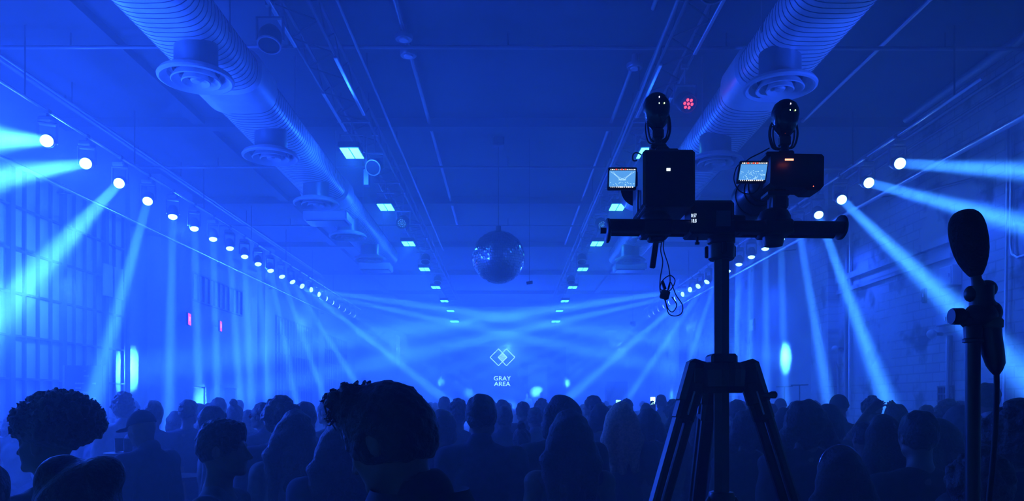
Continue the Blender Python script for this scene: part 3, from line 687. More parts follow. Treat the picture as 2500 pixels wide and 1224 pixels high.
# ------------------------------------------------------------------ bodies grown as one surface from a distance field
class SDF:
    def __init__(s, lo, hi, h):
        s.lo = np.array(lo, float); s.h = h; s.n = np.ceil((np.array(hi) - s.lo) / h).astype(int) + 1
        s.F = np.full(s.n, 1.0, np.float32)
    def _sub(s, lo, hi):
        a = np.maximum(np.floor((np.array(lo) - s.lo) / s.h).astype(int), 0); b = np.minimum(np.ceil((np.array(hi) - s.lo) / s.h).astype(int) + 1, s.n)
        if (b <= a).any(): return None
        ax = [s.lo[i] + s.h * np.arange(a[i], b[i]) for i in range(3)]
        return tuple(slice(a[i], b[i]) for i in range(3)), ax[0][:, None, None], ax[1][None, :, None], ax[2][None, None, :]
    def _mix(s, sl, d, k, cut=False):
        f = s.F[sl]; d = d.astype(np.float32)
        if cut:
            d = -d; h_ = np.clip(.5 - .5 * (f - d) / k, 0, 1); s.F[sl] = f * (1 - h_) + d * h_ + k * h_ * (1 - h_) if k > .0011 else np.maximum(f, d); return
        h_ = np.clip(.5 + .5 * (f - d) / k, 0, 1); s.F[sl] = f * (1 - h_) + d * h_ - k * h_ * (1 - h_)
    def ell(s, c, r, M=None, k=.02, cut=False):
        c = np.array(c, float); r = np.array(r if hasattr(r, '__len__') else (r,) * 3, float)
        if M is not None: c = np.array(M @ Vector(c))
        mr = r.max() + k + .03; q = s._sub(c - mr, c + mr)
        if q is None: return s
        sl, X, Y, Z = q; X = X - c[0]; Y = Y - c[1]; Z = Z - c[2]
        if M is not None:
            A = np.array(M.to_3x3().inverted()); A = A / np.cbrt(np.linalg.det(A))
            X, Y, Z = (A[0, 0] * X + A[0, 1] * Y + A[0, 2] * Z, A[1, 0] * X + A[1, 1] * Y + A[1, 2] * Z, A[2, 0] * X + A[2, 1] * Y + A[2, 2] * Z)
        k0 = np.sqrt((X / r[0]) ** 2 + (Y / r[1]) ** 2 + (Z / r[2]) ** 2); k1 = np.sqrt((X / r[0] ** 2) ** 2 + (Y / r[1] ** 2) ** 2 + (Z / r[2] ** 2) ** 2)
        s._mix(sl, k0 * (k0 - 1) / np.maximum(k1, 1e-6), k, cut); return s
    def cap(s, a, b, r0, r1=None, M=None, k=.02, cut=False):
        r1 = r0 if r1 is None else r1; a = Vector(a); b = Vector(b)
        if M is not None: a = M @ a; b = M @ b
        a = np.array(a); b = np.array(b); mr = max(r0, r1) + k + .03
        q = s._sub(np.minimum(a, b) - mr, np.maximum(a, b) + mr)
        if q is None: return s
        sl, X, Y, Z = q; d = b - a; L = max((d ** 2).sum(), 1e-9)
        t = np.clip(((X - a[0]) * d[0] + (Y - a[1]) * d[1] + (Z - a[2]) * d[2]) / L, 0, 1)
        s._mix(sl, np.sqrt((X - a[0] - t * d[0]) ** 2 + (Y - a[1] - t * d[1]) ** 2 + (Z - a[2] - t * d[2]) ** 2) - (r0 + (r1 - r0) * t), k, cut); return s
    def plane(s, p, n, keep=True):      # cut away the side the normal points to
        n = np.array(Vector(n).normalized()); ax = [s.lo[i] + s.h * np.arange(s.n[i]) for i in range(3)]
        d = (ax[0][:, None, None] - p[0]) * n[0] + (ax[1][None, :, None] - p[1]) * n[1] + (ax[2][None, None, :] - p[2]) * n[2]
        s.F = np.maximum(s.F, d.astype(np.float32)); return s
    def rough(s, amp, freq, seed=0):
        rs = np.random.RandomState(seed)
        ax = [s.lo[i] + s.h * np.arange(s.n[i]) for i in range(3)]; X, Y, Z = ax[0][:, None, None], ax[1][None, :, None], ax[2][None, None, :]
        g = 0
        for i in range(6):
            w = rs.normal(size=3); w /= np.linalg.norm(w); w = w * freq * (1 + .6 * i / 6); g = g + np.sin(w[0] * X + w[1] * Y + w[2] * Z + rs.rand() * 6.28)
        s.F = (s.F + amp * g / 2.4).astype(np.float32); return s
    def mesh(s, name, m):
        F = s.F; F[0] = F[-1] = 1; F[:, 0] = F[:, -1] = 1; F[:, :, 0] = F[:, :, -1] = 1
        neg = F < 0; nx, ny, nz = F.shape
        acc = np.zeros((nx - 1, ny - 1, nz - 1, 3), np.float32); cnt = np.zeros((nx - 1, ny - 1, nz - 1), np.float32)
        C = [(i, j, k) for i in (0, 1) for j in (0, 1) for k in (0, 1)]
        def sub(A, c): return A[c[0]:nx - 1 + c[0], c[1]:ny - 1 + c[1], c[2]:nz - 1 + c[2]]
        for a in C:
            for ax in range(3):
                if a[ax]: continue
                b = list(a); b[ax] = 1
                fa, fb = sub(F, a), sub(F, b); cr = sub(neg, a) != sub(neg, b)
                t = np.where(cr, fa / np.where(cr, fa - fb, 1), 0)
                for q in range(3): acc[..., q] += np.where(cr, a[q] + (t if q == ax else 0), 0)
                cnt += cr
        act = cnt > 0; idx = -np.ones(act.shape, int); ids = np.argwhere(act); idx[act] = np.arange(len(ids))
        V = (ids + acc[act] / cnt[act][:, None]) * s.h + s.lo
        Q = []
        for ax in range(3):
            b = [0, 0, 0]; b[ax] = 1
            n0 = neg[:nx - 1 if ax == 0 else nx, :ny - 1 if ax == 1 else ny, :nz - 1 if ax == 2 else nz]
            n1 = neg[b[0]:, b[1]:, b[2]:]
            e = np.argwhere(n0 != n1); u, v = [q for q in range(3) if q != ax]
            e = e[(e[:, u] > 0) & (e[:, v] > 0)]
            fl = n0[e[:, 0], e[:, 1], e[:, 2]]
            def cell(du, dv):
                c = e.copy(); c[:, u] -= du; c[:, v] -= dv; return idx[c[:, 0], c[:, 1], c[:, 2]]
            q = np.stack([cell(1, 1), cell(0, 1), cell(0, 0), cell(1, 0)], 1)
            if ax == 1: fl = ~fl
            q[~fl] = q[~fl][:, ::-1]; Q.append(q)
        Q = np.concatenate(Q); Q = Q[(Q >= 0).all(1)]
        me = bpy.data.meshes.new(name); me.vertices.add(len(V)); me.vertices.foreach_set('co', V.astype(np.float32).ravel())
        me.loops.add(len(Q) * 4); me.loops.foreach_set('vertex_index', Q.astype(np.int32).ravel())
        me.polygons.add(len(Q)); me.polygons.foreach_set('loop_start', np.arange(0, len(Q) * 4, 4, dtype=np.int32)); me.polygons.foreach_set('loop_total', np.full(len(Q), 4, np.int32))
        me.update(calc_edges=True); me.polygons.foreach_set('use_smooth', [True] * len(Q)); me.materials.append(m)
        return me

def head_matrix(yaw=0., pitch=0., roll=0.):
    piv = Vector((0, -.02, 1.50))
    return Matrix.Translation(piv) @ Matrix.Rotation(yaw, 4, 'Z') @ Matrix.Rotation(-pitch, 4, 'X') @ Matrix.Rotation(roll, 4, 'Y') @ Matrix.Translation(-piv)
def head_prims(g, M, male=1.):
    g.ell((0, -.012, 1.660), (.076, .096, .100), M, .02)
    g.ell((0, .030, 1.600), (.058 + .004 * male, .062, .062), M, .03)
    g.ell((0, .072, 1.553), (.020, .020, .016), M, .02)                     # chin
    for sx in (-1, 1):
        g.cap((sx * .056, .005, 1.575), (sx * .018, .070, 1.552), .016, .014, M, .02)   # jaw line
        g.ell((sx * .042, .058, 1.622), (.018, .018, .016), M, .02)         # cheek
        g.ell((sx * .033, .095, 1.646), (.015, .012, .010), M, .012, True)  # eye socket
        g.ell((sx * .032, .074, 1.646), (.0125, .0125, .0125), M, .003)     # eyeball
        g.cap((sx * .014, .084, 1.662), (sx * .046, .074, 1.664), .008, .006, M, .012)  # brow
        g.ell((sx * .079, -.010, 1.635), (.008, .019, .031), Matrix(M) @ Matrix.Identity(4), .008)     # ear
        g.ell((sx * .084, -.006, 1.640), (.004, .009, .016), M, .004, True)
    g.cap((0, .084, 1.650), (0, .108, 1.612), .008, .0115, M, .010)          # nose
    for sx in (-1, 1): g.ell((sx * .011, .098, 1.607), (.008, .010, .007), M, .006)
    g.cap((-.016, .086, 1.587), (.016, .086, 1.587), .0055, None, M, .006)   # lips
    g.cap((-.013, .085, 1.577), (.013, .085, 1.577), .0062, None, M, .006)
    g.cap((-.018, .096, 1.582), (.018, .096, 1.582), .0022, None, M, .003, True)
def hand_prims(g, w, d, side, up, curl=.35, spread=.0):
    """palm from the wrist w along d; up = the direction of the thumb side"""
    d = Vector(d).normalized(); up = Vector(up); up = (up - d * up.dot(d)).normalized(); nrm = d.cross(up) * side
    c = Vector(w) + d * .045
    for t in (-.027, -.009, .009, .027): g.cap(Vector(w) + d * .012 + up * t * .6, Vector(w) + d * .088 + up * t, .0125, .0115, None, .010)
    for i, (t, L) in enumerate(((.030, .070), (.010, .078), (-.010, .073), (-.030, .058))):
        a = Vector(w) + d * .088 + up * t; ang = curl * (1 + .15 * i); p = a; dd = (d + up * spread * t * 8).normalized()
        for j, (f, rr) in enumerate(((.45, .0092), (.32, .0084), (.26, .0074))):
            dd2 = (dd * math.cos(ang) + nrm * math.sin(ang)).normalized(); q = p + dd2 * L * f; g.cap(p, q, rr, rr * .92, None, .003); p = q; dd = dd2
    a = Vector(w) + d * .025 + up * .022
    b = a + (d * .55 + up * .8 + nrm * .2).normalized() * .040; c_ = b + (d * .85 + up * .45 + nrm * .25).normalized() * .034
    g.cap(a, b, .0135, .0105, None, .010); g.cap(b, c_, .0098, .0085, None, .004)

# joints (elbow, wrist, hand direction) of the poses; x is the figure's right, y its front
POSES = {
 'down': {1: ((.245, -.03, 1.10), (.255, .05, .86), (.0, .15, -1), (0, 1, 0)), -1: ((-.245, -.03, 1.10), (-.255, .05, .86), (0, .15, -1), (0, 1, 0))},
 'fold': {1: ((.235, .0, 1.11), (.08, .20, 1.14), (-1, .25, .1), (0, .2, 1)), -1: ((-.235, .0, 1.11), (-.08, .20, 1.06), (1, .25, .1), (0, .2, 1))},
 'hold': {1: ((.245, -.02, 1.11), (.19, .21, 1.20), (-.2, 1, .25), (0, -.2, 1)), -1: ((-.245, -.03, 1.10), (-.255, .05, .86), (0, .15, -1), (0, 1, 0))},
 'arms_up_left': {1: ((.22, .10, 1.20), (.02, .30, 1.30), (-1, .2, .4), (0, 0, 1)), -1: ((-.36, .10, 1.48), (-.22, .20, 1.68), (.75, .1, .65), (0, 0, 1))},
 'reach': {1: ((.30, .08, 1.52), (.50, .12, 1.72), (.75, .05, .55), (-.4, 0, 1)), -1: ((-.245, -.03, 1.10), (-.2, .16, .95), (0, .6, -.8), (0, 1, 0))},
 'heart': {1: ((.30, .12, 1.50), (.14, .18, 1.70), (-.75, .05, .55), (0, 0, -1)), -1: ((-.30, .12, 1.50), (-.14, .18, 1.70), (.75, .05, .55), (0, 0, -1))},
 'phone': {1: ((.26, .16, 1.42), (.16, .26, 1.66), (-.1, .2, 1), (-1, 0, 0)), -1: ((-.245, -.03, 1.10), (-.255, .05, .86), (0, .15, -1), (0, 1, 0))},
}
def arm_pts(pose, sx):
    e, w, d, u = POSES[pose][sx]; return Vector((sx * .185, -.015, 1.395)), Vector(e), Vector(w), Vector(d), Vector(u)
def make_body(pose, hm, build, skin, h=.0095):
    g = SDF((-.62, -.32, -.01), (.66, .5, 1.86 if pose not in ('reach', 'heart', 'phone') else 2.0), h)
    W = build
    head_prims(g, hm)
    g.cap(hm @ Vector((0, -.015, 1.58)), (0, -.03, 1.44), .052 * W, .060 * W, None, .03)
    for sx in (-1, 1): g.cap((0, -.035, 1.465), (sx * .15, -.025, 1.405), .042 * W, .048, None, .03)
    g.ell((0, -.005, 1.27), (.165 * W, .108 * W, .19), None, .04); g.ell((0, .0, 1.07), (.140 * W, .100 * W, .15), None, .05); g.ell((0, -.01, .94), (.160 * W, .115 * W, .12), None, .04)
    for sx in (-1, 1):
        s0, e, w, d, u = arm_pts(pose, sx)
        g.ell(s0, (.062, .060, .062), None, .03); g.cap(s0, e, .050, .040, None, .02); g.cap(e, w, .039, .026, None, .015)
        hand_prims(g, w, d, sx, u)
        g.cap((sx * .088, 0, .90), (sx * .10, .02, .50), .088, .056, None, .03); g.cap((sx * .10, .02, .50), (sx * .10, -.02, .10), .054, .037, None, .02)
        g.ell((sx * .10, -.02, .34), (.050, .056, .12), None, .02)
        g.cap((sx * .10, -.03, .055), (sx * .115, .13, .035), .042, .030, None, .02)
    return g.mesh('person', skin)
def make_top(pose, build, m, kind='shirt', h=.0105):
    e_ = {'shirt': .014, 'jacket': .026, 'vest': .010}[kind]
    g = SDF((-.62, -.34, .6), (.66, .5, 1.95), h); W = build
    g.ell((0, -.005, 1.27), (.165 * W + e_, .108 * W + e_, .19), None, .05); g.ell((0, .0, 1.07), (.143 * W + e_, .103 * W + e_, .16), None, .05)
    g.ell((0, -.01, .93), (.160 * W + e_ + .004, .115 * W + e_, .13), None, .04)
    for sx in (-1, 1):
        g.cap((0, -.035, 1.455), (sx * .15, -.025, 1.405), .046 * W + e_ * .6, .048 + e_, None, .03)
        s0, e, w, d, u = arm_pts(pose, sx)
        if kind != 'vest':
            g.ell(s0, .062 + e_, None, .03); g.cap(s0, e, .050 + e_, .040 + e_, None, .02)
            if kind == 'jacket': g.cap(e, w, .040 + e_, .030 + e_ * .8, None, .02)
    if kind == 'jacket': g.cap((0, -.03, 1.45), (0, -.04, 1.50), .070 * W, .066 * W, None, .015)
    if kind == 'shirt':
        for sx in (-1, 1):
            s0, e, w, d, u = arm_pts(pose, sx); g.cap(s0 + (e - s0) * 1.02, w + d * .2, .075, .075, None, .002, True)
    zt = 1.515 if kind == 'jacket' else 1.475
    g.ell((0, .03, zt + .06), (.062, .085, .10), None, .004, True)           # neck opening
    zb = {'shirt': .84, 'jacket': .78, 'vest': .86}[kind]
    g.plane((0, 0, zb), (0, 0, -1))
    g.rough(.004, 38, 3)
    return g.mesh({'shirt': 'shirt', 'jacket': 'jacket', 'vest': 'vest_top'}[kind], m)
def make_trousers(m, h=.0115):
    g = SDF((-.25, -.2, .05), (.25, .25, 1.02), h)
    g.ell((0, -.01, .93), (.170, .125, .13), None, .04)
    for sx in (-1, 1): g.cap((sx * .088, 0, .88), (sx * .10, .02, .50), .100, .075, None, .02); g.cap((sx * .10, .02, .50), (sx * .10, -.02, .10), .074, .062, None, .02)
    g.plane((0, 0, .98), (0, 0, 1)); g.plane((0, 0, .085), (0, 0, -1)); g.rough(.003, 40, 5)
    return g.mesh('trousers', m)
def make_shoe(sx, m):
    g = SDF((-.2, -.14, -.005), (.22, .24, .16), .009)
    g.cap((sx * .10, -.045, .055), (sx * .118, .145, .042), .052, .043, None, .02); g.cap((sx * .10, -.03, .07), (sx * .10, -.02, .11), .048, .046, None, .02)
    g.plane((0, 0, .002), (0, 0, -1)); return g.mesh('shoe', m)

def make_hair(kind, hm, m, h=.0075, seed=1):
    lo, hi = Vector((-.26, -.36, 1.0)), Vector((.26, .24, 2.0)); g = SDF(lo, hi, h)
    cr = lambda e, dz=0, dy=0: g.ell((0, -.014 + dy, 1.665 + dz), (.076 + e, .096 + e, .100 + e), hm, .02)
    face = lambda: g.ell((0, .10, 1.60), (.068, .085, .085), hm, .006, True)
    ears = lambda: [g.ell((sx * .088, -.004, 1.628), (.014, .022, .034), hm, .004, True) for sx in (-1, 1)]
    def nape(z): 
        p = hm @ Vector((0, -.05, z)); n = hm.to_3x3() @ Vector((0, .25, -1)); g.plane(p, n)
    name = 'hair'
    if kind == 'short': cr(.011); face(); ears(); nape(1.585); g.rough(.0035, 90, seed)
    elif kind == 'fade':
        cr(.007); g.ell((0, .01, 1.715), (.070, .092, .052), hm, .02); face(); ears(); nape(1.60); g.rough(.004, 110, seed)
    elif kind == 'flat':
        cr(.009); g.ell((0, -.002, 1.722), (.074, .094, .050), hm, .015); g.ell((0, .050, 1.742), (.050, .040, .022), hm, .01); g.ell((0, .105, 1.60), (.068, .075, .090), hm, .006, True); ears(); nape(1.60); g.rough(.004, 150, seed)
    elif kind == 'quiff':       # full at the nape, piled curls at the front
        cr(.016); g.ell((0, -.045, 1.635), (.074, .075, .080), hm, .03); g.ell((0, .045, 1.745), (.064, .062, .048), hm, .03)
        rs = random.Random(seed)
        for i in range(110): g.ell((rs.uniform(-.065, .065), rs.uniform(.02, .082), rs.uniform(1.725, 1.795)), rs.uniform(.008, .016), hm, .006)
        g.ell((0, .115, 1.60), (.075, .080, .088), hm, .006, True); ears(); nape(1.575); g.rough(.003, 170, seed)
    elif kind == 'curly':
        cr(.03, .01)
        rs = random.Random(seed)
        for i in range(70):
            a = rs.uniform(0, 6.28); t = rs.uniform(0, 1.75)
            g.ell((.10 * math.sin(t) * math.cos(a), -.02 + .12 * math.sin(t) * math.sin(a), 1.68 + .12 * math.cos(t)), rs.uniform(.016, .03), hm, .008)
        face(); nape(1.57); g.rough(.004, 120, seed)
    elif kind == 'afro':
        g.ell((0, -.055, 1.735), (.150, .160, .115), hm, .02)
        rs = random.Random(seed)
        for i in range(260):
            a = rs.uniform(0, 6.28); t = rs.uniform(0, 2.1)
            g.ell((.150 * math.sin(t) * math.cos(a), -.055 + .160 * math.sin(t) * math.sin(a), 1.735 + .115 * math.cos(t)), rs.uniform(.010, .022), hm, .006)
        g.ell((0, .12, 1.57), (.085, .085, .085), hm, .006, True); nape(1.575); g.rough(.005, 160, seed)
    elif kind in ('long', 'longwave'):
        cr(.018); e = .0 if kind == 'long' else .02
        for sx in (-1, 0, 1):
            g.cap(hm @ Vector((sx * .055, -.045, 1.66)), (sx * (.085 + e), -.085, 1.50), .060, .058, None, .03); g.cap((sx * (.085 + e), -.085, 1.50), (sx * (.075 + e), -.125, 1.27), .058, .028, None, .03)
        g.ell((0, .10, 1.60), (.062, .085, .10), hm, .006, True); g.rough(.005, 55 if kind == 'longwave' else 35, seed)
    elif kind == 'bob':
        cr(.02)
        for sx in (-1, 0, 1): g.cap(hm @ Vector((sx * .05, -.04, 1.67)), hm @ Vector((sx * .070, -.045, 1.545)), .058, .050, None, .03)
        g.ell((0, .10, 1.60), (.062, .085, .09), hm, .006, True); g.rough(.004, 50, seed)
    elif kind == 'bun':
        cr(.010); g.ell((0, -.045, 1.795), (.042, .042, .038), hm, .012); face(); ears(); nape(1.585); g.rough(.004, 90, seed)
    elif kind == 'pony':
        cr(.010); g.ell((0, -.12, 1.70), (.03, .035, .03), hm, .012); g.cap(hm @ Vector((0, -.13, 1.69)), hm @ Vector((0, -.16, 1.48)), .032, .012, None, .015); face(); ears(); nape(1.59); g.rough(.004, 80, seed)
    elif kind == 'twinbun':
        cr(.016)
        for sx in (-1, 1): g.ell((sx * .052, -.01, 1.735), (.056, .07, .056), hm, .012)
        g.cap(hm @ Vector((0, -.05, 1.65)), hm @ Vector((0, -.07, 1.52)), .09, .08, None, .03); face(); g.rough(.004, 60, seed)
    elif kind == 'hood':
        name = 'hood'
        g.ell((0, -.035, 1.665), (.118, .135, .135), hm, .03); g.cap(hm @ Vector((0, -.07, 1.60)), (0, -.05, 1.46), .115, .13, None, .05)
        g.ell((0, .12, 1.62), (.07, .10, .10), hm, .01, True); g.rough(.004, 40, seed)
    elif kind == 'spread':      # wide hair sloping to the shoulders
        cr(.03, .005)
        for sx in (-1, 0, 1): g.cap(hm @ Vector((sx * .05, -.05, 1.68)), hm @ Vector((sx * .125, -.05, 1.53)), .062, .050, None, .03)
        g.ell((0, .11, 1.60), (.062, .085, .09), hm, .006, True); g.rough(.006, 70, seed)
    elif kind == 'beanie':
        name = 'beanie'
        cr(.016, .006); p = hm @ Vector((0, 0, 1.665)); g.plane(p, hm.to_3x3() @ Vector((0, .25, -1))); g.ell((0, -.012, 1.672), (.098, .118, .022), hm, .008)
    return g.mesh(name, m)
def make_cap(hm, m):
    g = SDF((-.2, -.24, 1.45), (.2, .36, 1.95), .006)
    g.ell((0, -.012, 1.672), (.088, .108, .105), hm, .01); g.plane(hm @ Vector((0, 0, 1.675)), hm.to_3x3() @ Vector((0, .05, -1)))
    g.ell((0, .125, 1.672), (.068, .085, .009), hm, .01); g.ell((0, -.012, 1.778), .009, hm, .004)
    return g.mesh('cap', m)
NOM = head_matrix()
BODY, TOPS, HAIRS = {}, {}, {}
TROUS = {}; SHOES = [make_shoe(1, BLACK), make_shoe(-1, BLACK)]
def part(me, parent, name=None):
    o = bpy.data.objects.new(name or me.name.split('.')[0], me); COL.objects.link(o); o.parent = parent; return o
def person(x, top, Z, hair, label, face=0., pose='down', wear=('shirt', 0), skin=0, hc=None, group=None, build=1., yaw=0., pitch=0., wide=1., legs=4, fine=None):
    """x: pixel column of the head, top: pixel row of the top of the hair, Z: distance; face: heading, 0 = away from the camera, + = to the left"""
    hm = head_matrix(R(yaw), R(pitch)) if (yaw or pitch) else NOM; hk = (yaw, pitch)
    SK = (SKIN, SKIN2)[skin]; HC = hc or HAIRD
    kb = (pose, hk, build, skin, fine)
    if kb not in BODY: BODY[kb] = make_body(pose, hm, build, SK, fine or .0095)
    kt = (pose, build, wear)
    if kt not in TOPS: TOPS[kt] = make_top(pose, build, CL[wear[1]] if isinstance(wear[1], int) else wear[1], wear[0])
    if legs not in TROUS: TROUS[legs] = make_trousers(CL[legs])
    o = bpy.data.objects.new('person', BODY[kb]); COL.objects.link(o)
    tag(o, label, 'person', group)
    top_h = {'short': 1.776, 'fade': 1.778, 'flat': 1.778, 'quiff': 1.786, 'curly': 1.83, 'afro': 1.86, 'long': 1.785, 'longwave': 1.785, 'bob': 1.787, 'bun': 1.835, 'pony': 1.778, 'twinbun': 1.80,
             'hood': 1.80, 'spread': 1.80, 'beanie': 1.79, 'cap': 1.785, 'bald': 1.762}[hair]
    if pitch: top_h -= .03 * pitch / 40
    zt = H + (CY - top) / F * Z; sc_ = zt / top_h
    o.scale = (sc_ * wide, sc_ * wide, sc_)
    hx = (hm @ Vector((0, -.012, 1.66)))
    o.rotation_euler = (0, 0, R(face)); off = Matrix.Rotation(R(face), 3, 'Z') @ Vector((hx.x, hx.y, 0)) * sc_
    o.location = ((x - CX) / F * Z - off.x, Z - off.y, 0)
    part(TOPS[kt], o); part(TROUS[legs], o); part(SHOES[0], o); part(SHOES[1], o)
    if hair != 'bald':
        kh = (hair, hk, HC.name)
        if kh not in HAIRS: HAIRS[kh] = make_cap(hm, CL[1]) if hair == 'cap' else make_hair(hair, hm, CL[2] if hair in ('hood',) else (CL[0] if hair == 'beanie' else HC), .0075, len(HAIRS))
        part(HAIRS[kh], o)
    return o

# ---- people near the camera
def bezier(p, n=5):
    out = []
    for i in range(len(p) - 1):
        a, b_, c_, d = p[max(i - 1, 0)], p[i], p[i + 1], p[min(i + 2, len(p) - 1)]
        for k_ in range(n):
            t_ = k_ / n; out.append(.5 * ((2 * b_) + (c_ - a) * t_ + (2 * a - 5 * b_ + 4 * c_ - d) * t_ ** 2 + (3 * b_ - a - 3 * c_ + d) * t_ ** 3))
    return out + [p[-1]]
hero = person(950, 926, 1.78, 'quiff', 'nearest person, spiky front hair and upturned dark collar, looking down to the left', 68, 'hold', ('jacket', 0), 0, pitch=24, fine=.006, build=1.06)
mm = Matrix(head_matrix(0, R(24)))
rnd = random.Random(11)
b = MB()
for i in range(300):                                                       # loose spikes and curls over the forehead
    a = rnd.uniform(-.065, .065); y = rnd.uniform(.01, .090); z = rnd.uniform(1.725, 1.80)
    p = mm @ Vector((a, y, z)); d = (mm.to_3x3() @ Vector((rnd.uniform(-.4, .4), rnd.uniform(.4, 1.3), rnd.uniform(.1, 1)))).normalized(); L = rnd.uniform(.008, .024)
    u, w = basis(d); c = rnd.uniform(.004, .014); pts = [p + d * L * t + u * c * math.sin(t * 5) + w * c * (1 - math.cos(t * 4)) for t in (0, .25, .5, .75, 1)]
    b.tube(pts, [.0042, .0038, .003, .002, .0008], 5)
for (dx, L) in ((.02, .058), (-.015, .046)):                               # the two long locks that loop forward
    p = mm @ Vector((dx, .075, 1.78)); d = (mm.to_3x3() @ Vector((0, 1, .75))).normalized(); e = mm.to_3x3() @ Vector((0, .3, -1)); e.normalize()
    q_ = [p, p + d * L * .5, p + d * L * .95, p + d * L * 1.02 + e * .012, p + d * L * .85 + e * .045, p + d * L * .4 + e * .075]; q_ = bezier(q_); b.tube(q_, [.0045 - .0028 * i_ / len(q_) for i_ in range(len(q_))], 6)
b.build('hair_lock', HAIRD, hero, True)
b = MB()                                                                  # open standing collar
n = 26; V = []; Fc = []
for i in range(n + 1):
    a = R(-60 + 300 * i / n) + R(90); rr = .083
    x, y = rr * math.cos(a), -.03 + rr * .95 * math.sin(a)
    fl = .028 + .020 * abs(math.cos(a))
    V += [(x, y, 1.44), (x * 1.16, -.03 + (y + .03) * 1.16, 1.50), (x * 1.42, -.03 + (y + .03) * 1.42, 1.515), (x * (1.75), -.03 + (y + .03) * 1.75, 1.475 - fl * .5),
          (x * 1.77, -.03 + (y + .03) * 1.77, 1.468 - fl * .5), (x * 1.40, -.03 + (y + .03) * 1.40, 1.505), (x * 1.13, -.03 + (y + .03) * 1.13, 1.49)]
for i in range(n):
    for k_ in range(7): Fc.append((i * 7 + k_, i * 7 + (k_ + 1) % 7, (i + 1) * 7 + (k_ + 1) % 7, (i + 1) * 7 + k_))
Fc += [tuple(range(7)), tuple(range(n * 7, n * 7 + 7))]
b = MB(); b.add(V, Fc); b.build('collar', CL[0], hero, True)
afro_ = person(118, 957, 2.9, 'afro', 'person with a big round afro in profile facing left', 88, 'down', ('shirt', 0), 1, fine=.007)
tuft = random.Random(5); b = MB()
for i in range(420):
    a = tuft.uniform(0, 6.28); t_ = tuft.uniform(0, 1.9); n_ = Vector((math.sin(t_) * math.cos(a), math.sin(t_) * math.sin(a), math.cos(t_)))
    p = Vector((n_.x * .155, -.055 + n_.y * .165, 1.735 + n_.z * .120)); 
    if p.y > .02 and p.z < 1.665 or p.z < 1.60: continue
    u_, w_ = basis(n_); d = (n_ + u_ * tuft.uniform(-.6, .6) + w_ * tuft.uniform(-.6, .6)).normalized(); L = tuft.uniform(.006, .019)
    b.tube([p, p + d * L * .5 + u_ * .004, p + d * L], [.0058, .0048, .002], 5)
b.build('hair_curl', HAIRD, afro_)
person(196, 1106, 1.75, 'twinbun', 'dark head with a parted crown seen close from behind at the lower left', 4, 'down', ('shirt', 0), 0, wide=1.0)
person(541, 1022, 3.0, 'flat', 'person with short flat topped hair in sharp profile facing right', -86, 'down', ('shirt', 2), 0, fine=.006)
person(-52, 1118, 2.3, 'short', 'person half out of frame at the far left edge', 0, 'down', ('jacket', 0), 0)
person(1175, 961, 4.25, 'short', 'short haired person in a broad shouldered jacket, back turned, right of the nearest person', -14, 'down', ('jacket', 1), 0, build=1.02)
person(1391, 1000, 3.85, 'longwave', 'woman with long wavy hair and pale rimmed shoulders, back turned, left of the blonde', 2, 'down', ('vest', 1), 0)
person(1372, 963, 4.75, 'bob', 'taller person with chin length hair directly behind the long haired woman', 0, 'down', ('jacket', 0), 0, build=1.12, wide=1.08)
person(1516, 980, 5.6, 'long', 'person with long straight pale hair, back turned, left of the tripod', 0, 'down', ('shirt', 1), 0, hc=HAIRL, wide=1.08)
person(1583, 997, 6.6, 'spread', 'person with loose shoulder hair just right of the pale haired one', 0, 'down', ('shirt', 0), 0)
person(1965, 976, 4.6, 'spread', 'person with wide sloping hair right of the tripod leg', 2, 'down', ('shirt', 0), 0, wide=1.12)
person(2243, 1001, 3.55, 'short', 'short haired person in a black shirt, back turned, left of the microphone stand', 0, 'down', ('shirt', 0), 0, build=1.04, fine=.007)
person(2482, 972, 2.75, 'curly', 'bushy haired dark figure at the far right edge', 0, 'down', ('jacket', 0), 0, wide=1.1)
person(2408, 934, 6.2, 'short', 'tallest person behind the microphone stand, in a pale top', 8, 'down', ('jacket', 3), 0)
woman = person(2052, 1088, 3.2, 'longwave', 'shorter person with long hair and a glittering hair band, right of the tripod', -6, 'down', ('shirt', 0), 0)
b = MB()
b.tube([Vector((.098 * math.cos(a), -.012 + .02 * math.sin(a * 2) * 0 + .0, 1.672 + .112 * math.sin(a))) for a in np.linspace(.15, math.pi - .15, 24)], .007, 8)
b.build('hair_band', mat('glitter', (.6, .6, .65), .15, 1), woman, True)
person(2110, 1029, 5.3, 'fade', 'person in a plain top standing between the hair band wearer and the raised arms', 0, 'down', ('shirt', 1), 0)
person(2343, 990, 4.9, 'hood', 'person in a pale hooded top right of the short haired black shirt', 10, 'down', ('jacket', 3), 0, build=1.08)
person(2392, 1085, 2.5, 'curly', 'shorter dark haired person partly behind the microphone stand', 0, 'down', ('jacket', 2), 0)
person(2296, 1020, 4.3, 'long', 'dark long haired person beside the right ear of the black shirted one', 0, 'down', ('shirt', 0), 0)
# raised arms above the crowd on the right
person(2008, 1016, 7.0, 'short', 'person stretching one bare arm up to the right above the crowd', 0, 'reach', ('shirt', 1), 0, fine=.0065)
person(2187, 985, 6.0, 'short', 'person raising both hands above the head, fingers meeting', 0, 'heart', ('shirt', 0), 0, fine=.0065)
person(2128, 965, 8.6, 'curly', 'curly topped head above the outstretched arm', 0, 'down', ('shirt', 2), 0)
person(2048, 962, 7.9, 'beanie', 'tall narrow head in a beanie above the outstretched arm, near the wall pipe', 0, 'down', ('jacket', 0), 0)
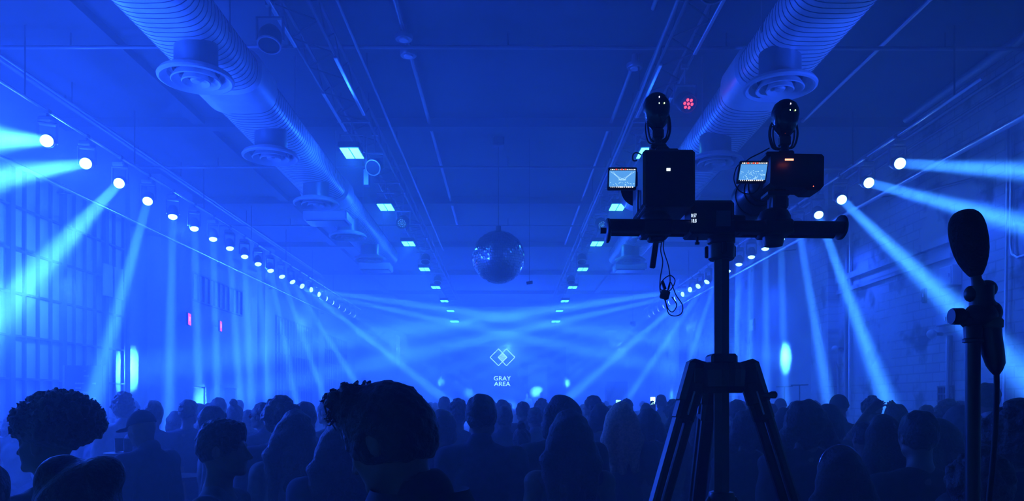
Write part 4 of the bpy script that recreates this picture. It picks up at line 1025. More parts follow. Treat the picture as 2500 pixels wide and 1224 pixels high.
# left group
person(347, 999, 5.0, 'cap', 'person in a baseball cap looking down to the left, light beam behind', 70, 'hold', ('jacket', 1), 0, pitch=15, build=1.05)
person(301, 955, 7.8, 'curly', 'curly haired person in front of the bright window by the bar', 20, 'down', ('jacket', 2), 0)
person(374, 977, 7.0, 'short', 'person half hidden behind the baseball cap', 5, 'down', ('shirt', 1), 0)
person(459, 975, 7.3, 'fade', 'person with thin neck standing left of the bright wall glint', -8, 'down', ('shirt', 1), 0)
person(519, 990, 5.6, 'short', 'person just above the flat topped profile, facing right', -70, 'down', ('shirt', 2), 0)
person(534, 970, 9.0, 'short', 'small head behind the one above the flat topped profile', 0, 'down', ('shirt', 0), 0)
person(573, 974, 8.0, 'bun', 'person with hair in a top bun right of the flat topped profile', 0, 'down', ('shirt', 1), 0)
gl = person(642, 982, 6.8, 'short', 'person in glasses lit red on the lenses, facing left', 75, 'down', ('jacket', 1), 0)
def glasses(o, m):
    b = MB()
    for sx in (-1, 1):
        b.tube([Vector((sx * .033 + .024 * math.cos(a), .100, 1.645 + .019 * math.sin(a))) for a in np.linspace(0, 2 * math.pi, 15)], .0025, 6, False); b.cyl((sx * .057, .098, 1.650), (sx * .086, -.005, 1.648), .0028, 6)
    b.cyl((-.010, .101, 1.648), (.010, .101, 1.648), .0028, 6); f = b.build('glasses_frame', BLACK, o)
    for sx in (-1, 1): MB().lathe([(0, 0), (.022, 0), (.022, .002), (0, .002)], 16, Matrix.Translation((sx * .033, .101, 1.645)) @ Matrix.Rotation(R(90), 4, 'X')).build('lens', m, f)
glasses(gl, mat('lens_red_reflection', (.8, .03, .05), .1))  # red reflection put into the lens colour
person(686, 964, 5.0, 'curly', 'bushy haired person left of centre, standing before the slanting beams', 0, 'down', ('jacket', 1), 0, hc=HAIRB, wide=1.08)
person(745, 980, 5.7, 'short', 'broad person right beside the bushy haired one', 0, 'down', ('jacket', 2), 0, build=1.12)
person(803, 971, 6.9, 'short', 'head just left of the spiky haired one, facing left', 60, 'down', ('shirt', 2), 0)
person(836, 1022, 3.7, 'longwave', 'long haired person mostly hidden behind the spiky haired one', 10, 'down', ('jacket', 1), 0, wide=1.05)
# middle distance, centre
MID = [
 (1085, 968, 11.0, 'short', 'small round head straight above the jacket collar', 0),
 (1118, 972, 7.6, 'curly', 'curly head left of the short haired broad shouldered jacket', 0),
 (1080, 998, 5.8, 'bob', 'broad dark head against the right side of the spiky haired one', 0),
 (1231, 990, 7.2, 'short', 'head just right of the short haired broad shouldered jacket', -10),
 (1277, 980, 9.0, 'short', 'head between the broad shouldered jacket and the long haired pair, far row', 0),
 (1274, 1028, 6.0, 'bun', 'person with a small bun low between the broad shouldered jacket and the long haired pair', 0),
 (1306, 994, 8.0, 'fade', 'head touching the left side of the chin length hair', 0),
 (1322, 972, 11.5, 'curly', 'small curly head beyond the left side of the chin length hair', 0),
 (1448, 965, 9.2, 'short', 'bearded head turned left, right of the chin length hair', 60),
 (1466, 985, 7.2, 'bob', 'bobbed head left of the pale haired person', 0),
 (1530, 972, 10.0, 'cap', 'capped head behind the pale haired person', 0),
 (1614, 963, 13.0, 'short', 'small head left of the tripod leg, far row', 0),
 (1643, 974, 9.4, 'curly', 'curly head touching the left edge of the tripod', 0),
 (1662, 980, 7.4, 'spread', 'person with loose hair directly behind the left tripod leg', 0),
 (1716, 985, 5.9, 'long', 'long haired person seen between the two left tripod legs', 0),
 (1800, 975, 7.6, 'short', 'head between the tripod column and its right leg', 0),
 (1822, 1000, 5.2, 'spread', 'person behind the upper part of the right tripod leg', 0),
 (1883, 985, 9.0, 'short', 'head just right of the right tripod leg', 0),
 (1905, 972, 12.0, 'beanie', 'small head in a beanie right of the tripod, near the light stands', 0),
 (1916, 994, 6.6, 'bob', 'bobbed head left of the wide sloping hair', 0),
 (2021, 985, 5.85, 'bob', 'bobbed head right of the wide sloping hair', 0),
 (2262, 988, 8.6, 'short', 'flat head beyond the black shirted one, by the brick wall', 0),
 (2312, 973, 7.8, 'curly', 'curly head under the wall grille turned left', 50),
 (2345, 978, 9.6, 'bob', 'bobbed head right beside the microphone stand, far row', 0),
 (2160, 1010, 4.05, 'long', 'dark long haired person left of the black shirted one', 0),
 (2450, 1000, 5.4, 'short', 'head right of the hanging microphone cable', 0),
 (1012, 985, 8.2, 'short', 'head hidden behind the top right of the spiky haired one', 0),
 (722, 1000, 4.2, 'longwave', 'low long haired person between the bushy haired and the broad person', 0),
 (430, 1003, 8.8, 'bob', 'bobbed head inside the upright light beam', 0),
 (607, 1000, 9.6, 'short', 'small head right of the top bun', 0),
]
rs = random.Random(9)
for i, (x, t_, Z, hr, lab, fc) in enumerate(MID):
    person(x, t_, Z, hr, lab, fc + rs.choice((-6, 0, 6)), 'down', (rs.choice(('shirt', 'jacket')), rs.choice((0, 1, 2))), rs.choice((0, 0, 1)), legs=rs.choice((0, 4)))
# far crowd: rows of heads up to the stage
placed = [(o.location.x, o.location.y) for o in bpy.data.objects if o.name.startswith('person')] + [(1.44, 10.6), (1.92, 10.5)]
HW = {'short': 'short haired head', 'fade': 'closely cropped head', 'bob': 'bobbed head', 'curly': 'curly head', 'bun': 'head with a top bun', 'long': 'long haired head', 'spread': 'head with wide loose hair'}
rs = random.Random(21); hk = ['short', 'fade', 'bob', 'curly', 'bun', 'short', 'long', 'spread']
cnt = 0
for row, Z in enumerate((8.2, 9.7, 11.2, 12.8, 14.6, 16.6, 18.8, 21.2, 24, 27, 30.5)):
    x = -5.6 + rs.random()
    while x < 5.9:
        xx = x + rs.uniform(-.15, .15); zz = Z + rs.uniform(-.35, .35); x += rs.uniform(.72, 1.25) * (1 + row * .07)
        pxx = CX + F * xx / zz
        if abs(pxx - 412) < 26 or any(abs(xx - a) < .58 and abs(zz - b_) < .58 for a, b_ in placed): continue
        placed.append((xx, zz)); hgt = rs.uniform(1.60, 1.79); cnt += 1
        hr = rs.choice(hk); px_ = CX + F * xx / zz
        zone = ('in front of the window wall' if px_ < 480 else 'below the slanting beams on the left' if px_ < 800 else 'left of the stage logo' if px_ < 1180 else 'under the stage logo' if px_ < 1290 else
                'between the logo and the tripod' if px_ < 1640 else 'behind the tripod' if px_ < 1880 else 'in front of the smooth wall bay' if px_ < 2040 else 'in front of the brick wall')
        dist = 'middle rows' if zz < 11 else 'far rows' if zz < 18 else 'farthest rows'
        person(px_, CY - (hgt - H) * F / zz, zz, hr, HW[hr] + ' in the ' + dist + ' ' + zone, rs.choice((-8, 0, 0, 8)), 'down', (rs.choice(('shirt', 'jacket')), rs.choice((0, 1, 2))), 0,
               group='crowd in the ' + dist, legs=4)
# raised phone and hand lights
ph = person(1578, 985, 10.5, 'short', 'person holding a bright phone overhead, left of the tripod', 0, 'phone', ('shirt', 0), 0)
def hold_phone(o, label, col, s_=9):
    w = POSES['phone'][1][1]; c = Vector(w) + Vector((-.01, .035, .13)); c = Vector(c) * o.scale.x
    t = thing('mobile_phone', o.location + c, label, 'phone', rz=R(4))
    MB().box((0, 0, 0), (.075, .009, .155), bev=.004).build('case', BLACK, t); MB().box((0, -.006, .0), (.068, .003, .145)).build('screen', emis(label[:12], col, s_), t)
hold_phone(ph, 'glowing phone held overhead, left of the tripod', (.3, 1, .75))
ph = person(1492, 990, 10.6, 'bob', 'person holding a small lit phone behind the pale haired one', 0, 'phone', ('shirt', 0), 0)
hold_phone(ph, 'small lit phone raised behind the pale haired person', (.2, .7, .8), 4)
# performers on the stage
for (x, t_, lab) in ((1288, 936, 'performer on the stage, left of the two before the pale column'), (1322, 938, 'performer on the stage, right of the two before the pale column')):
    Z = 37.1; o = person(x, t_, Z, 'short', lab, 180, 'hold', ('jacket', 0), 0)
    o.location.z = .5; s_ = 1.74 / 1.776; o.scale = (s_,) * 3

# ------------------------------------------------------------------ the twin camera rig on its tripod
ZT = 1.9
def T(x, y, dz=0.): return P(x, y, ZT + dz)
u = ZT / F                                                               # metres per pixel at the rig
ax_ = T(1761, 600).x
t = thing('tripod', (ax_, ZT, 0), 'tall black tripod with a thick centre column carrying the cameras', 'tripod')
def Lz(y): return H + (CY - y) * u
def Lx(x): return (x - CX) * u - ax_
m = MB()
m.lathe([(.0205, Lz(1210)), (.0205, Lz(632))], 6, Matrix.Rotation(R(20), 4, 'Z'), cap=True); m.build('centre_column', BLACK, t)
m = MB(); m.lathe([(.028, Lz(636)), (.032, Lz(632)), (.032, Lz(600)), (.030, Lz(598)), (.034, Lz(594)), (.034, Lz(575)), (.042, Lz(570)), (.044, Lz(548)), (.036, Lz(538))], 32, cap=True); m.build('head_collar', BLACK, t, True)
m = MB()
for a in range(3): m.box((.037 * math.cos(a * 2.1 + .4), .037 * math.sin(a * 2.1 + .4), Lz(612)), (.012, .012, .03), bev=.003)
m.build('clamp_lever', BLACKG, t)
m = MB(); m.box((0, 0, Lz(880)), (.066, .066, .03), bev=.006); m.box((0, 0, Lz(872)), (.056, .056, .014), bev=.003); m.build('column_lock', BLACK, t)
m = MB(); m.lathe([(.05, Lz(960)), (.062, Lz(945)), (.066, Lz(905)), (.058, Lz(888)), (.03, Lz(884))], 24, cap=True)
legs = ((-1, -.12, 'left'), (1, -.10, 'right'), (-.10, .95, 'rear'))
dirs = [Vector((-.98, -.18, 0)), Vector((.98, -.14, 0)), Vector((-.12, 1, 0))]
for d in dirs:
    d = d.normalized(); m.box((0, 0, 0), (.075, .050, .060), Matrix.Translation(Vector((0, 0, Lz(918))) + d * .055) @ Matrix.Rotation(math.atan2(d.y, d.x), 4, 'Z'), bev=.012)
m.build('spider', BLACK, t)
for i, d in enumerate(dirs):
    d = d.normalized(); top = Vector((0, 0, Lz(905))) + d * .066; foot = d * .60 + Vector((0, 0, .02)); ax3 = foot - top; ln = ax3.length
    Q = Matrix.Translation(top) @ ax3.to_track_quat('Z', 'X').to_matrix().to_4x4()
    if i == 2: foot = d * .60 + Vector((0, 0, .02))
    b = MB(); b.box((0, 0, .035), (.056, .046, .12), Q, bev=.012); b.box((0, 0, .10), (.050, .040, .07), Q, bev=.008)
    lg = b.build('leg', BLACK, t)
    b = MB(); b.box((.013, 0, ln * .36), (.020, .034, ln * .60), Q, bev=.005); b.box((-.013, 0, ln * .36), (.020, .034, ln * .60), Q, bev=.005); b.build('upper_tube', BLACK, lg)
    b = MB(); b.box((0, 0, ln * .80), (.022, .026, ln * .40), Q, bev=.004); b.build('lower_tube', DARK, lg)
    b = MB(); b.box((0, 0, ln * .655), (.054, .044, .05), Q, bev=.008); b.build('leg_lock', BLACK, lg)
    MB().ell(foot + Vector((0, 0, .0)), (.028, .028, .02)).build('rubber_foot', RUBBER, lg, True)
    b = MB(); b.box((0, 0, .085), (.004, .049, .06), Q); b.build('bright_edge', BRIGHTSTEEL, lg)
b = MB(); b.tube([(Lx(1848), -.03, Lz(966)), (Lx(1866), -.035, Lz(966)), (Lx(1872), -.037, Lz(965)), (Lx(1880), -.038, Lz(965)), (Lx(1883), -.038, Lz(965))], [.006, .007, .009, .009, .006], 14); b.build('locking_knob', BLACK, t, True)
b = MB(); b.lathe([(.020, Lz(1200)), (.030, Lz(1202)), (.034, Lz(1215)), (.030, Lz(1232)), (.020, Lz(1240))], 20, cap=True); b.build('spreader_hub', BLACK, t, True)
for d in dirs:
    d = d.normalized(); b = MB(); p0_ = Vector((0, 0, Lz(1215))) + d * .03; tt_ = .50
    top = Vector((0, 0, Lz(905))) + d * .066; foot = d * .60 + Vector((0, 0, .02)); p1_ = top + (foot - top) * .42
    b.cyl(p0_, p1_, .007, 8); b.build('spreader_arm', DARK, t)

# slider with its motor box, resting on the tripod
t = thing('camera_slider', T(1761, 560), 'black motorised camera slider bar on top of the tripod', 'slider')
O = t.location
def S(x, y, dz=0.): return T(x, y, dz) - O
m = MB(); c = (S(1485, 562) + S(2045, 556)) / 2; wd = 562 * u
Mr = Matrix.Translation(c) @ Matrix.Rotation(R(.6), 4, 'Y')
for sy in (-.026, .026): m.tube([Mr @ Vector((-wd / 2, sy, 0)), Mr @ Vector((wd / 2, sy, 0))], .0155, 14)
m.build('rail', BLACK, t, True)
m = MB(); m.box((0, 0, 0), (wd, .045, .022), Mr, bev=.004); m.build('rail_core', BLACK, t)
for x, y0, y1, nm in ((1483, 535, 592, 1), (2052, 527, 585, 2)):
    b = MB(); c2 = S(x, (y0 + y1) / 2); b.lathe([(.001, -.005), (.026, -.005), (.030, -.002), (.030, .003), (.026, .006), (.001, .006)], 28, Matrix.Translation(c2) @ Matrix.Rotation(R(90 if nm == 2 else 90), 4, 'Y') @ Matrix.Diagonal((1, 1.3, 1, 1))); b.build('end_plate', BLACK, t, True)
    b = MB(); b.cyl(c2, c2 + Vector((-.018 if nm == 1 else .012, 0, 0)), .0075, 14); b.build('end_knob', BLACK, t, True)
m = MB(); m.box(S(1731, 536), (104 * u, .08, 76 * u), bev=.007); m.box(S(1731, 562), (112 * u, .085, 34 * u), bev=.005); m.build('motor_box', BLACK, t)
m = MB(); m.box(S(1766, 534, -.0432), (34 * u, .002, 38 * u)); m.build('display_window', mat('display_glass', (.10, .12, .16), .15), t)
WLET = emis('white_readout', (.6, .75, 1), 1.6)
for i, s_ in enumerate(('0:57', '18.8')):
    put_text(s_, .0125, Matrix.Translation(S(1694, 527 + i * 13, -.0435)) @ Matrix.Rotation(R(90), 4, 'X'), WLET, t, .0006, 'readout', .62)
m = MB(); m.cyl(S(1702, 578), S(1702, 592), .0035, 10); m.cyl(S(1702, 592), S(1702, 597), .006, 12); m.build('thumb_screw', BLACK, t)
m = MB(); m.box(S(1797, 548), (30 * u, .06, 34 * u), bev=.004); m.box(S(1808, 560, 0), (20 * u, .05, 28 * u), bev=.004); m.build('clamp', BLACK, t)
for (cx_, w_, lab) in ((1600, 74, 1), (1890, 72, 2)):
    m = MB(); m.box(S(cx_, 561), (w_ * u, .085, 36 * u), bev=.006); cy = 561 - 20
    if lab == 1: m.lathe([(.033, 0), (.037, .006), (.037, .018), (.028, .030), (.02, .036)], 28, Matrix.Translation(S(cx_, 549)), cap=True)
    else: m.lathe([(.038, 0), (.041, .008), (.040, .022), (.033, .036), (.015, .044)], 28, Matrix.Translation(S(cx_, 552)), cap=True); m.lathe([(.006, -.026), (.022, -.024), (.026, -.012), (.026, 0)], 20, Matrix.Translation(S(1888, 578)), cap=True)
    m.build('carriage', BLACK, t, True)
m = MB(); m.box((0, 0, -.038), (.014, .010, .080), Matrix.Translation(S(1603, 580)) @ Matrix.Rotation(R(8), 4, 'Y'), bev=.002); m.box(S(1602, 584), (40 * u, .03, 14 * u), bev=.004); m.build('pan_handle', BLACK, t)

def screen(parent, c, w, h, shear, crowd):
    """small monitor: frame and a lit picture of the hall"""
    Sh = Matrix.Identity(4); Sh[0][2] = shear
    Mx = Matrix.Translation(c) @ Sh
    m = MB(); m.box((0, .004, 0), (w + .007, .010, h + .009), Mx, bev=.002); mo = m.build('monitor', BLACK, parent)
    m = MB(); m.box((0, -.0018, -.001), (w, .001, h * .84), Mx); m.build('picture', emis('screen_blue', (.10, .38, .9), 1.0), mo)
    m = MB()
    if not crowd:
        for sx in (-1, 1):
            for (a, e) in ((.44, -.18), (.36, -.36), (.46, .05)): m.tube([Mx @ Vector((sx * w * a, -.0026, h * .34)), Mx @ Vector((sx * w * .08, -.0026, h * e * .3)), Mx @ Vector((sx * w * -.15, -.0026, -h * .1))], .0004, 4)
    rr = random.Random(3)
    for i in range(60 if crowd else 22):
        x = rr.uniform(-.46, .46); z = rr.uniform(-.38, .05 if crowd else -.2); m.ell(Mx @ Vector((x * w, -.0024, z * h)), (.0011, .0003, .0008), None, 6, 4)
    m.build('picture_detail', emis('screen_pale', (.45, .8, 1), 1.2), mo)
    m = MB(); rr = random.Random(8)
    for i in range(14): m.box(((-.45 + i * .07) * w, -.0022, h * .455), (.003 * rr.uniform(.4, 1.3), .001, .0022), Mx)
    for i in range(12): m.box(((-.42 + i * .075) * w, -.0022, -h * .462), (.003 * rr.uniform(.4, 1.4), .001, .0026), Mx)
    m.build('readout', emis('screen_text', (.9, .85, .8), 1.5), mo)
    m = MB()
    for i in (3, 6, 8): m.box(((-.45 + i * .07) * w, -.0024, h * .457), (.004, .001, .0028), Mx)
    m.build('record_mark', emis('screen_red', (1, .1, .05), 1.6), mo)
def egg(base, tilt, label):
    """glossy domed radio transmitter on a stalk, its cables looped below"""
    t = thing('wireless_transmitter', base, label, 'transmitter')
    m = MB(); m.cyl((0, 0, 0), (0, 0, .05), .011, 12); m.box((0, 0, .006), (.04, .035, .014), bev=.004); m.box((0, 0, .040), (.028, .024, .026), bev=.004); m.build('stalk', BLACK, t)
    Mx = Matrix.Translation((tilt * .018, 0, .092)) @ Matrix.Rotation(R(14 * tilt), 4, 'Y')
    m = MB(); m.lathe([(.0, -.040), (.014, -.038), (.024, -.026), (.030, -.008), (.034, .012), (.033, .026), (.027, .040), (.016, .049), (.0, .053)], 36, Mx); m.build('dome', BLACKG, t, True)
    for (x, z, c_) in ((.001, .030, (.6, .6, 1)), (.0, .014, (.5, 1, .6)), (.013, .014, (.6, 1, .3))):
        MB().ell(Mx @ Vector((x, -.0335, z)), (.0013, .001, .0021), None, 8, 6).build('indicator', emis('led_%.1f%.1f' % (c_[0], c_[1]), c_, 5), t)
    rr = random.Random(int(base.x * 1000))
    b_ = []
    for i in range(9):
        sx = rr.choice((-1, 1)); a = sx * rr.uniform(.020, .036); y = rr.uniform(-.02, .02); top = rr.uniform(.075, .10)
        pts = [Vector((tilt * .01, y * .3, .02)), Vector((a * .7, y, .025)), Vector((a, y, .048)), Vector((a * 1.02, y, .072)), Vector((a * .8, y * .8, top)), Vector((a * .3 + tilt * .01, y * .5, top - .005))]
        MB().tube(smooth_path(pts, 5), .0018, 6).build('cable', RUBBER, t, True)
    return t
def smooth_path(p, n=6):
    out = []; p = [Vector(q) for q in p]
    for i in range(len(p) - 1):
        a, b_, c_, d = p[max(i - 1, 0)], p[i], p[i + 1], p[min(i + 2, len(p) - 1)]
        for k_ in range(n):
            t_ = k_ / n; out.append(.5 * ((2 * b_) + (c_ - a) * t_ + (2 * a - 5 * b_ + 4 * c_ - d) * t_ ** 2 + (3 * b_ - a - 3 * c_ + d) * t_ ** 3))
    out.append(p[-1]); return out
# left camera
t = thing('video_camera', T(1617, 525), 'boxy black video camera on the left end of the slider, screen flipped out', 'camera'); O = t.location
m = MB(); m.box(S(1618, 456, .02), (124 * u, .16, 134 * u), bev=.006); m.box(S(1621, 514, .0), (112 * u, .12, 14 * u), bev=.003); m.build('body', BLACK, t)
m = MB(); m.box(S(1623, 386, .02), (52 * u, .10, 18 * u), bev=.005); m.box(S(1612, 376, .02), (34 * u, .07, 18 * u), bev=.005); m.build('top_plate', BLACK, t)
for x in (1655, 1671): m = MB(); m.box(S(x, 389, -.03), (13 * u, .02, 8 * u), bev=.002); m.build('button', BLACK, t)
m = MB(); m.box(S(1632, 414, -.061), (9 * u, .002, 6 * u)); m.build('status_display', emis('pale_readout', (.6, .8, 1), 2.5), t)
m = MB(); m.tube([S(1686, 405, -.02), S(1689, 408, -.02), S(1689, 436, -.02), S(1684, 450, -.02)], .0018, 8); m.build('side_loop', BLACK, t)
m = MB(); m.cyl(S(1680, 438, 0), S(1692, 438, 0), .0085, 18); m.build('side_dial', BLACK, t, True)
m = MB(); m.tube([S(1560, 460, .12), S(1556, 468, .22), S(1556, 470, .26)], [.048, .050, .054], 30); m.build('lens', BLACKG, t, True)
m = MB(); m.cyl(S(1557, 470, .255), S(1557, 470, .26), .044, 24); m.build('front_glass', BLACKG, t)
m = MB(); m.tube([S(1558, 465, -.01), S(1557, 490, -.01), S(1557, 518, -.01)], .0035, 8); m.build('bright_edge', mat('worn_alloy', (.35, .4, .5), .35, .6), t)
screen(t, S(1519, 436, -.055), 62 * u, 45 * u, .04, False)
m = MB(); m.box(S(1551, 438, -.045), (10 * u, .012, 36 * u), bev=.002); m.build('monitor_hinge', BLACK, t)
m = MB(); m.tube(smooth_path([S(1556, 392, 0), S(1546, 392, 0), S(1545, 380, 0), S(1552, 373, 0), S(1565, 378, 0), S(1575, 392, 0)]), .0018, 6); m.build('cable', RUBBER, t)
egg(T(1606, 367, .02), -.15, 'domed radio transmitter with looped cables on the left camera')
# right camera
t = thing('video_camera', T(1893, 514), 'black video camera on the right end of the slider with a wide lens hood', 'camera'); O = t.location
m = MB(); m.prism([(S(1872, 0).x, S(0, 384).z), (S(1994, 0).x, S(0, 386).z), (S(2000, 0).x, S(0, 392).z), (S(1999, 0).x, S(0, 462).z), (S(1990, 0).x, S(0, 473).z), (S(1962, 0).x, S(0, 473).z), (S(1952, 0).x, S(0, 467).z), (S(1880, 0).x, S(0, 464).z), (S(1870, 0).x, S(0, 455).z)], -.03, .035)
m.build('body', BLACK, t)
m = MB(); m.box(S(1888, 388, .01), (60 * u, .08, 12 * u), bev=.003); m.build('top_plate', BLACK, t)
m = MB(); m.box(S(1927, 390, -.051), (20 * u, .002, 4 * u)); m.build('tally_light', emis('tally_red', (1, .18, .10), 5), t)
m = MB(); m.ell(S(1986, 455, -.0505), (.0012, .0008, .0012), None, 8, 6); m.build('indicator', emis('led_red', (1, .1, .05), 4), t)
m = MB(); m.tube([S(1888, 432, .02), S(1868, 450, .05), S(1858, 462, .08), S(1851, 470, .10), S(1844, 478, .13), S(1838, 486, .17), S(1835, 489, .19)], [.026, .033, .038, .042, .050, .055, .056], 40, False); m.build('lens', mat('lens_barrel', (.05, .055, .07), .3), t, True)
for (a, r_) in (((1860, 459, .072), .0385), ((1853, 468, .094), .042), ((1842, 481, .142), .0535)):
    c2 = S(*a); d_ = (S(1835, 489, .19) - S(1888, 432, .02)).normalized(); m = MB(); m.cyl(c2 - d_ * .004, c2 + d_ * .004, r_, 32); m.build('focus_ring', BLACK, t, True)
m = MB(); c2 = S(1835, 489, .19); d_ = (S(1835, 489, .19) - S(1844, 478, .13)).normalized(); m.cyl(c2 - d_ * .012, c2 - d_ * .01, .053, 32); m.build('front_glass', BLACKG, t)
m = MB(); m.box(S(1898, 492, 0), (36 * u, .05, 50 * u), bev=.005); m.box(S(1912, 497, 0), (18 * u, .03, 24 * u), bev=.003); m.box(S(1893, 478, 0), (54 * u, .06, 12 * u), bev=.003); m.build('mount_post', BLACK, t)
m = MB(); m.cyl(S(1882, 482, -.03), S(1878, 510, -.03), .003, 8); m.build('bright_edge', MATS['worn_alloy'], t)
screen(t, S(1838, 420, -.07), 62 * u, 44 * u, .16, True)
m = MB(); m.tube(smooth_path([S(1808, 398, -.05), S(1797, 412, -.05), S(1792, 440, -.05), S(1805, 466, -.05), S(1830, 474, -.05), S(1848, 466, -.05), S(1857, 448, -.05)]), .0014, 6); m.build('cable', RUBBER, t)
m = MB(); m.tube(smooth_path([S(1817, 398, -.04), S(1832, 386, -.02), S(1856, 374, 0), S(1878, 362, .01)]), .0016, 6); m.build('monitor_cable', RUBBER, t)
egg(T(1915, 384, .01), .1, 'domed radio transmitter with looped cables on the right camera')
# dangling bundle of cable with a small plug
t = thing('cable_bundle', T(1622, 578), 'thin cable hanging from the slider, looped and tied around a small black clip', 'cable'); O = t.location
m = MB(); m.tube(smooth_path([S(1618, 578), S(1613, 610), S(1618, 640), S(1612, 680), S(1612, 712), S(1624, 735), S(1632, 765), S(1648, 772), S(1664, 765), S(1666, 745), S(1650, 720), S(1638, 690), S(1632, 700), S(1626, 730)]), .0013, 6); m.build('cable', RUBBER, t)
m = MB(); m.tube(smooth_path([S(1622, 578), S(1620, 610), S(1632, 650), S(1636, 690), S(1628, 712), S(1612, 705), S(1618, 685), S(1636, 673), S(1648, 685), S(1640, 705), S(1624, 722), S(1630, 752), S(1642, 762), S(1652, 745), S(1640, 725)], 6), .0013, 6); m.build('cable', RUBBER, t)
m = MB(); m.box((0, 0, 0), (22 * u, .014, 22 * u), Matrix.Translation(S(1623, 720)) @ Matrix.Rotation(R(15), 4, 'Y'), bev=.003); m.box((0, 0, 0), (7 * u, .008, 22 * u), Matrix.Translation(S(1620, 697)) @ Matrix.Rotation(R(-20), 4, 'Y'), bev=.001); m.build('clip', BLACK, t)

# ------------------------------------------------------------------ microphone on its stand, near right
ZM = 1.3; um = ZM / F
def Q_(x, y, dz=0.): return P(x, y, ZM + dz)
bx_ = Q_(2375, 900).x
t = thing('microphone_stand', (bx_, ZM, 0), 'slim black microphone stand at the right, close to the camera', 'microphone stand'); O = t.location
def K(x, y, dz=0.): return Q_(x, y, dz) - O
m = MB(); m.cyl((0, 0, .30), (0, 0, K(0, 830).z), .0118, 20); m.build('pole', BLACK, t, True)
m = MB(); m.lathe([(.012, 0), (.0165, .001), (.0165, .006), (.014, .008), (.0145, .026), (.013, .030), (.008, .031)], 24, Matrix.Translation((0, 0, K(0, 838).z))); m.build('top_collar', BLACK, t, True)
m = MB(); m.lathe([(.0, .30), (.02, .30), (.024, .32), (.024, .40), (.018, .42), (.012, .43)], 24); m.build('height_clamp', BLACK, t, True)
for i in range(3):
    a = 2 * math.pi * i / 3 + .5; d = Vector((math.cos(a), math.sin(a), 0)); lg = MB().tube([Vector((0, 0, .34)) + d * .02, d * .18 + Vector((0, 0, .17)), d * .34 + Vector((0, 0, .012))], .009, 10).build('leg', BLACK, t, True)
    MB().ell(d * .34 + Vector((0, 0, .012)), (.014, .014, .012)).build('rubber_foot', RUBBER, lg, True)
m = MB(); m.ell(K(2395, 770), (.028, .024, .022)); m.ell(K(2420, 764), (.017, .018, .020)); m.tube([K(2345, 772), K(2370, 772), K(2392, 775)], [.009, .010, .014], 14); m.box(K(2372, 785), (.030, .026, .020), bev=.005); m.build('swivel_clamp', BLACK, t, True)
m = MB(); m.cyl(K(2326, 773), K(2348, 773), .0145, 24); m.cyl(K(2322, 773), K(2330, 773), .013, 24); m.build('clamp_knob', BLACK, t, True)
m = MB(); m.lathe([(.0135, -.01), (.021, -.006), (.0215, .006), (.016, .012)], 24, Matrix.Translation(K(2415, 792))); m.build('grip_ring', mat('olive_band', (.05, .06, .03), .6), t, True)
t = thing('microphone', K(2385, 690) + O, 'microphone under a long black foam windscreen, upright on the stand', 'microphone'); O = t.location
Mt = Matrix.Translation(K(2383, 674)) @ Matrix.Rotation(R(-11.0), 4, 'Y')
m = MB(); m.lathe([(.004, -.001), (.0095, .000), (.0125, .004), (.0180, .014), (.0235, .028), (.0270, .042), (.0288, .057), (.0292, .070), (.0288, .083), (.0275, .092), (.0250, .100), (.0210, .107), (.0150, .1125), (.008, .1150), (.0, .1155)], 40, Mt); m.build('windscreen', FOAM, t, True)
m = MB(); m.tube([K(2381, 668), K(2384, 684), K(2390, 700), K(2396, 716)], [.0085, .0085, .012, .014], 20); m.build('body', BLACK, t, True)
m = MB(); m.ell(K(2410, 706), (.0165, .014, .0155)); m.ell(K(2370, 718), (.0105, .012, .014)); m.tube([K(2394, 700), K(2396, 735), K(2400, 752)], [.021, .019, .022], 20); m.build('shock_mount', BLACK, t, True)
t = thing('cable_connector', K(2420, 800) + O, 'long tapered grip hanging beside the microphone stand with a cable', 'connector'); O = t.location
m = MB(); m.tube([K(2415, 795), K(2417, 820), K(2424, 860), K(2431, 890), K(2432, 905), K(2433, 915)], [.0185, .0180, .0175, .0150, .010, .005], 24); m.build('grip', BLACK, t, True)
m = MB(); m.tube(smooth_path([K(2433, 912), K(2433, 960), K(2430, 1050), K(2422, 1150), K(2412, 1260), K(2402, 1500), Vector((.0, .0, -O.z + .02)) + Vector((-.02, 0, 0)), Vector((.12, .1, -O.z + .006)), Vector((.5, .3, -O.z + .006))]), [.0045] * 49, 10); m.build('cable', RUBBER, t, True)

# ------------------------------------------------------------------ bar on the left with glasses and bottles
t = thing('bar_counter', (-6.75, 9.6, 0), 'bar counter along the left wall at the edge of the picture', 'bar counter')
MB().box((0, 0, .54), (.6, 3.2, 1.08)).build('front', MULL, t); MB().box((.02, 0, 1.10), (.74, 3.3, .05), bev=.008).build('worktop', DARK, t)
GLASSM = mat('bar_glass', (.8, .9, 1), .04, spec=1); GLASSM.node_tree.nodes['Principled BSDF'].inputs['Transmission Weight'].default_value = 1
def bottle(p, s_, lab):
    t = thing('bottle', p, lab, 'bottle', 'bottles on the bar')
    MB().lathe([(0, 0), (.036, 0), (.038, .01), (.038, .17), (.030, .20), (.014, .225), (.013, .29), (.015, .29), (.015, .30), (0, .30)], 20, Matrix.Scale(s_, 4)).build('glass', GLASSM, t, True)
    MB().lathe([(.0385, .05), (.0385, .13)], 20, Matrix.Scale(s_, 4)).build('label', WHITEP, t, True); MB().lathe([(.0155, .285), (.0155, .305), (0, .306)], 12, Matrix.Scale(s_, 4)).build('cap', DARK, t, True)
def tumbler(p, s_, lab, group=None):
    t = tag(MB().lathe([(0, 0), (.030, 0), (.036, .11), (.034, .11), (.028, .008), (0, .008)], 20, Matrix.Scale(s_, 4)).build('drinking_glass', GLASSM, None, True, p), lab, 'glass', group)
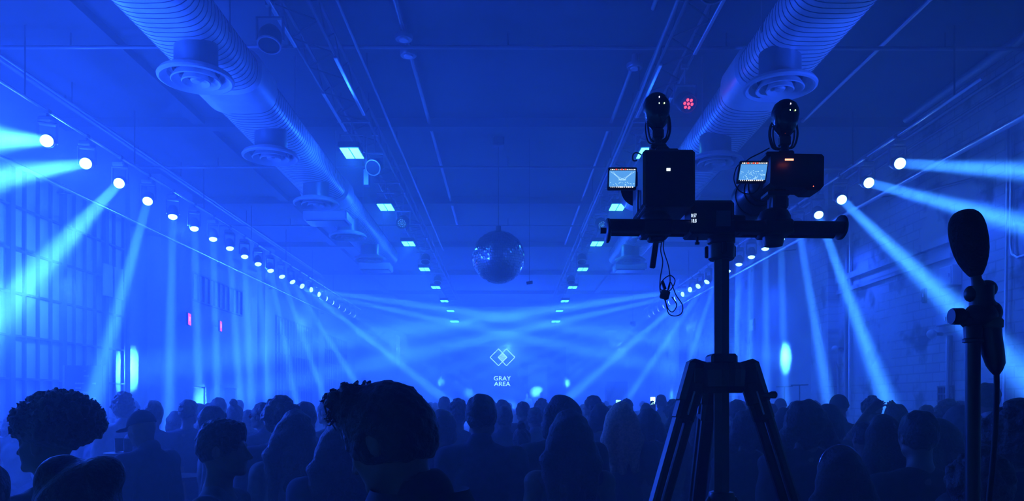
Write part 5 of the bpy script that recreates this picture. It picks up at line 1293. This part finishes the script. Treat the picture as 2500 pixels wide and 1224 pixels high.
for i, (x, y) in enumerate(((-6.62, 8.3), (-6.72, 8.55), (-6.60, 8.85), (-6.75, 9.1), (-6.62, 9.5), (-6.70, 9.9), (-6.62, 10.4))):
    bottle((x, y, 1.125), .9 + .05 * (i % 3), ORD[i] + ' bottle on the bar counter from the near end')
for i, (x, y) in enumerate(((-6.48, 8.4), (-6.47, 8.75), (-6.48, 9.3), (-6.46, 9.7), (-6.48, 10.1))):
    tumbler((x, y, 1.125), 1.1, ORD[i] + ' drinking glass on the bar counter from the near end', 'glasses on the bar')
for (x, y, lab, nm) in ((322, 1105, 'standing', 'a'), (425, 1162, 'round', 'b')):
    Z = 5.9 if nm == 'a' else 6.4; c = P(x, y, Z)
    t = thing('bar_table', (c.x, c.y, 0), 'tall round bar table %s' % ('left of the capped person holding three glasses' if nm == 'a' else 'right of the capped person carrying the red drink'), 'table')
    MB().cyl((0, 0, c.z - .03), (0, 0, c.z), .26 if nm == 'b' else .2, 32).build('tabletop', DARK, t); MB().cyl((0, 0, .02), (0, 0, c.z - .03), .03, 14).build('pole', STEEL, t, True); MB().lathe([(0, .03), (.22, .02), (.24, 0), (0, 0)], 28).build('base', DARK, t, True)
    if nm == 'a':
        for i, (a, b_) in enumerate(((-.10, 0), (0, -.06), (.10, .02))): tumbler((c.x + a, c.y + b_, c.z), 1.0, ['left', 'middle', 'right'][i] + ' glass on the tall table left of the capped person')
    else:
        j = thing('drink_jar', (c.x, c.y, c.z), 'large drink jar with red drink and straw on the tall table', 'drink')
        MB().lathe([(0, 0), (.040, 0), (.046, .02), (.046, .12), (.036, .15), (.036, .165), (.034, .165), (.034, .15), (.043, .118), (.043, .02), (0, .012)], 24).build('jar', GLASSM, j, True)
        MB().lathe([(0, .014), (.041, .022), (.041, .10), (0, .10)], 24).build('drink', mat('red_drink', (.5, .05, .05), .2, emit=(.35, .02, .12), es=.25), j, True)  # faint red glow put into the drink's material
        MB().lathe([(.038, .163), (.038, .178), (0, .18)], 24).build('lid', DARK, j, True); MB().cyl((.005, 0, .10), (-.006, 0, .235), .0035, 8).build('straw', BLACK, j)
# ------------------------------------------------------------------ haze filling the hall
def haze():
    m = bpy.data.materials.new('haze'); m.use_nodes = True; t = m.node_tree; t.nodes.clear()
    o = t.nodes.new('ShaderNodeOutputMaterial'); s = t.nodes.new('ShaderNodeVolumeScatter')
    s.inputs['Density'].default_value = HAZE; s.inputs['Anisotropy'].default_value = .25; s.inputs['Color'].default_value = (1, 1, 1, 1)
    t.links.new(s.outputs[0], o.inputs['Volume'])
    ob = MB().box(((XL + XR) / 2, (ZB + ZF) / 2, TOP / 2), (XR - XL - .02, ZF - ZB - .02, TOP - .02)).build('haze', m)
    tag(ob, 'thin stage haze filling the whole hall', 'haze', kind='stuff')
haze()
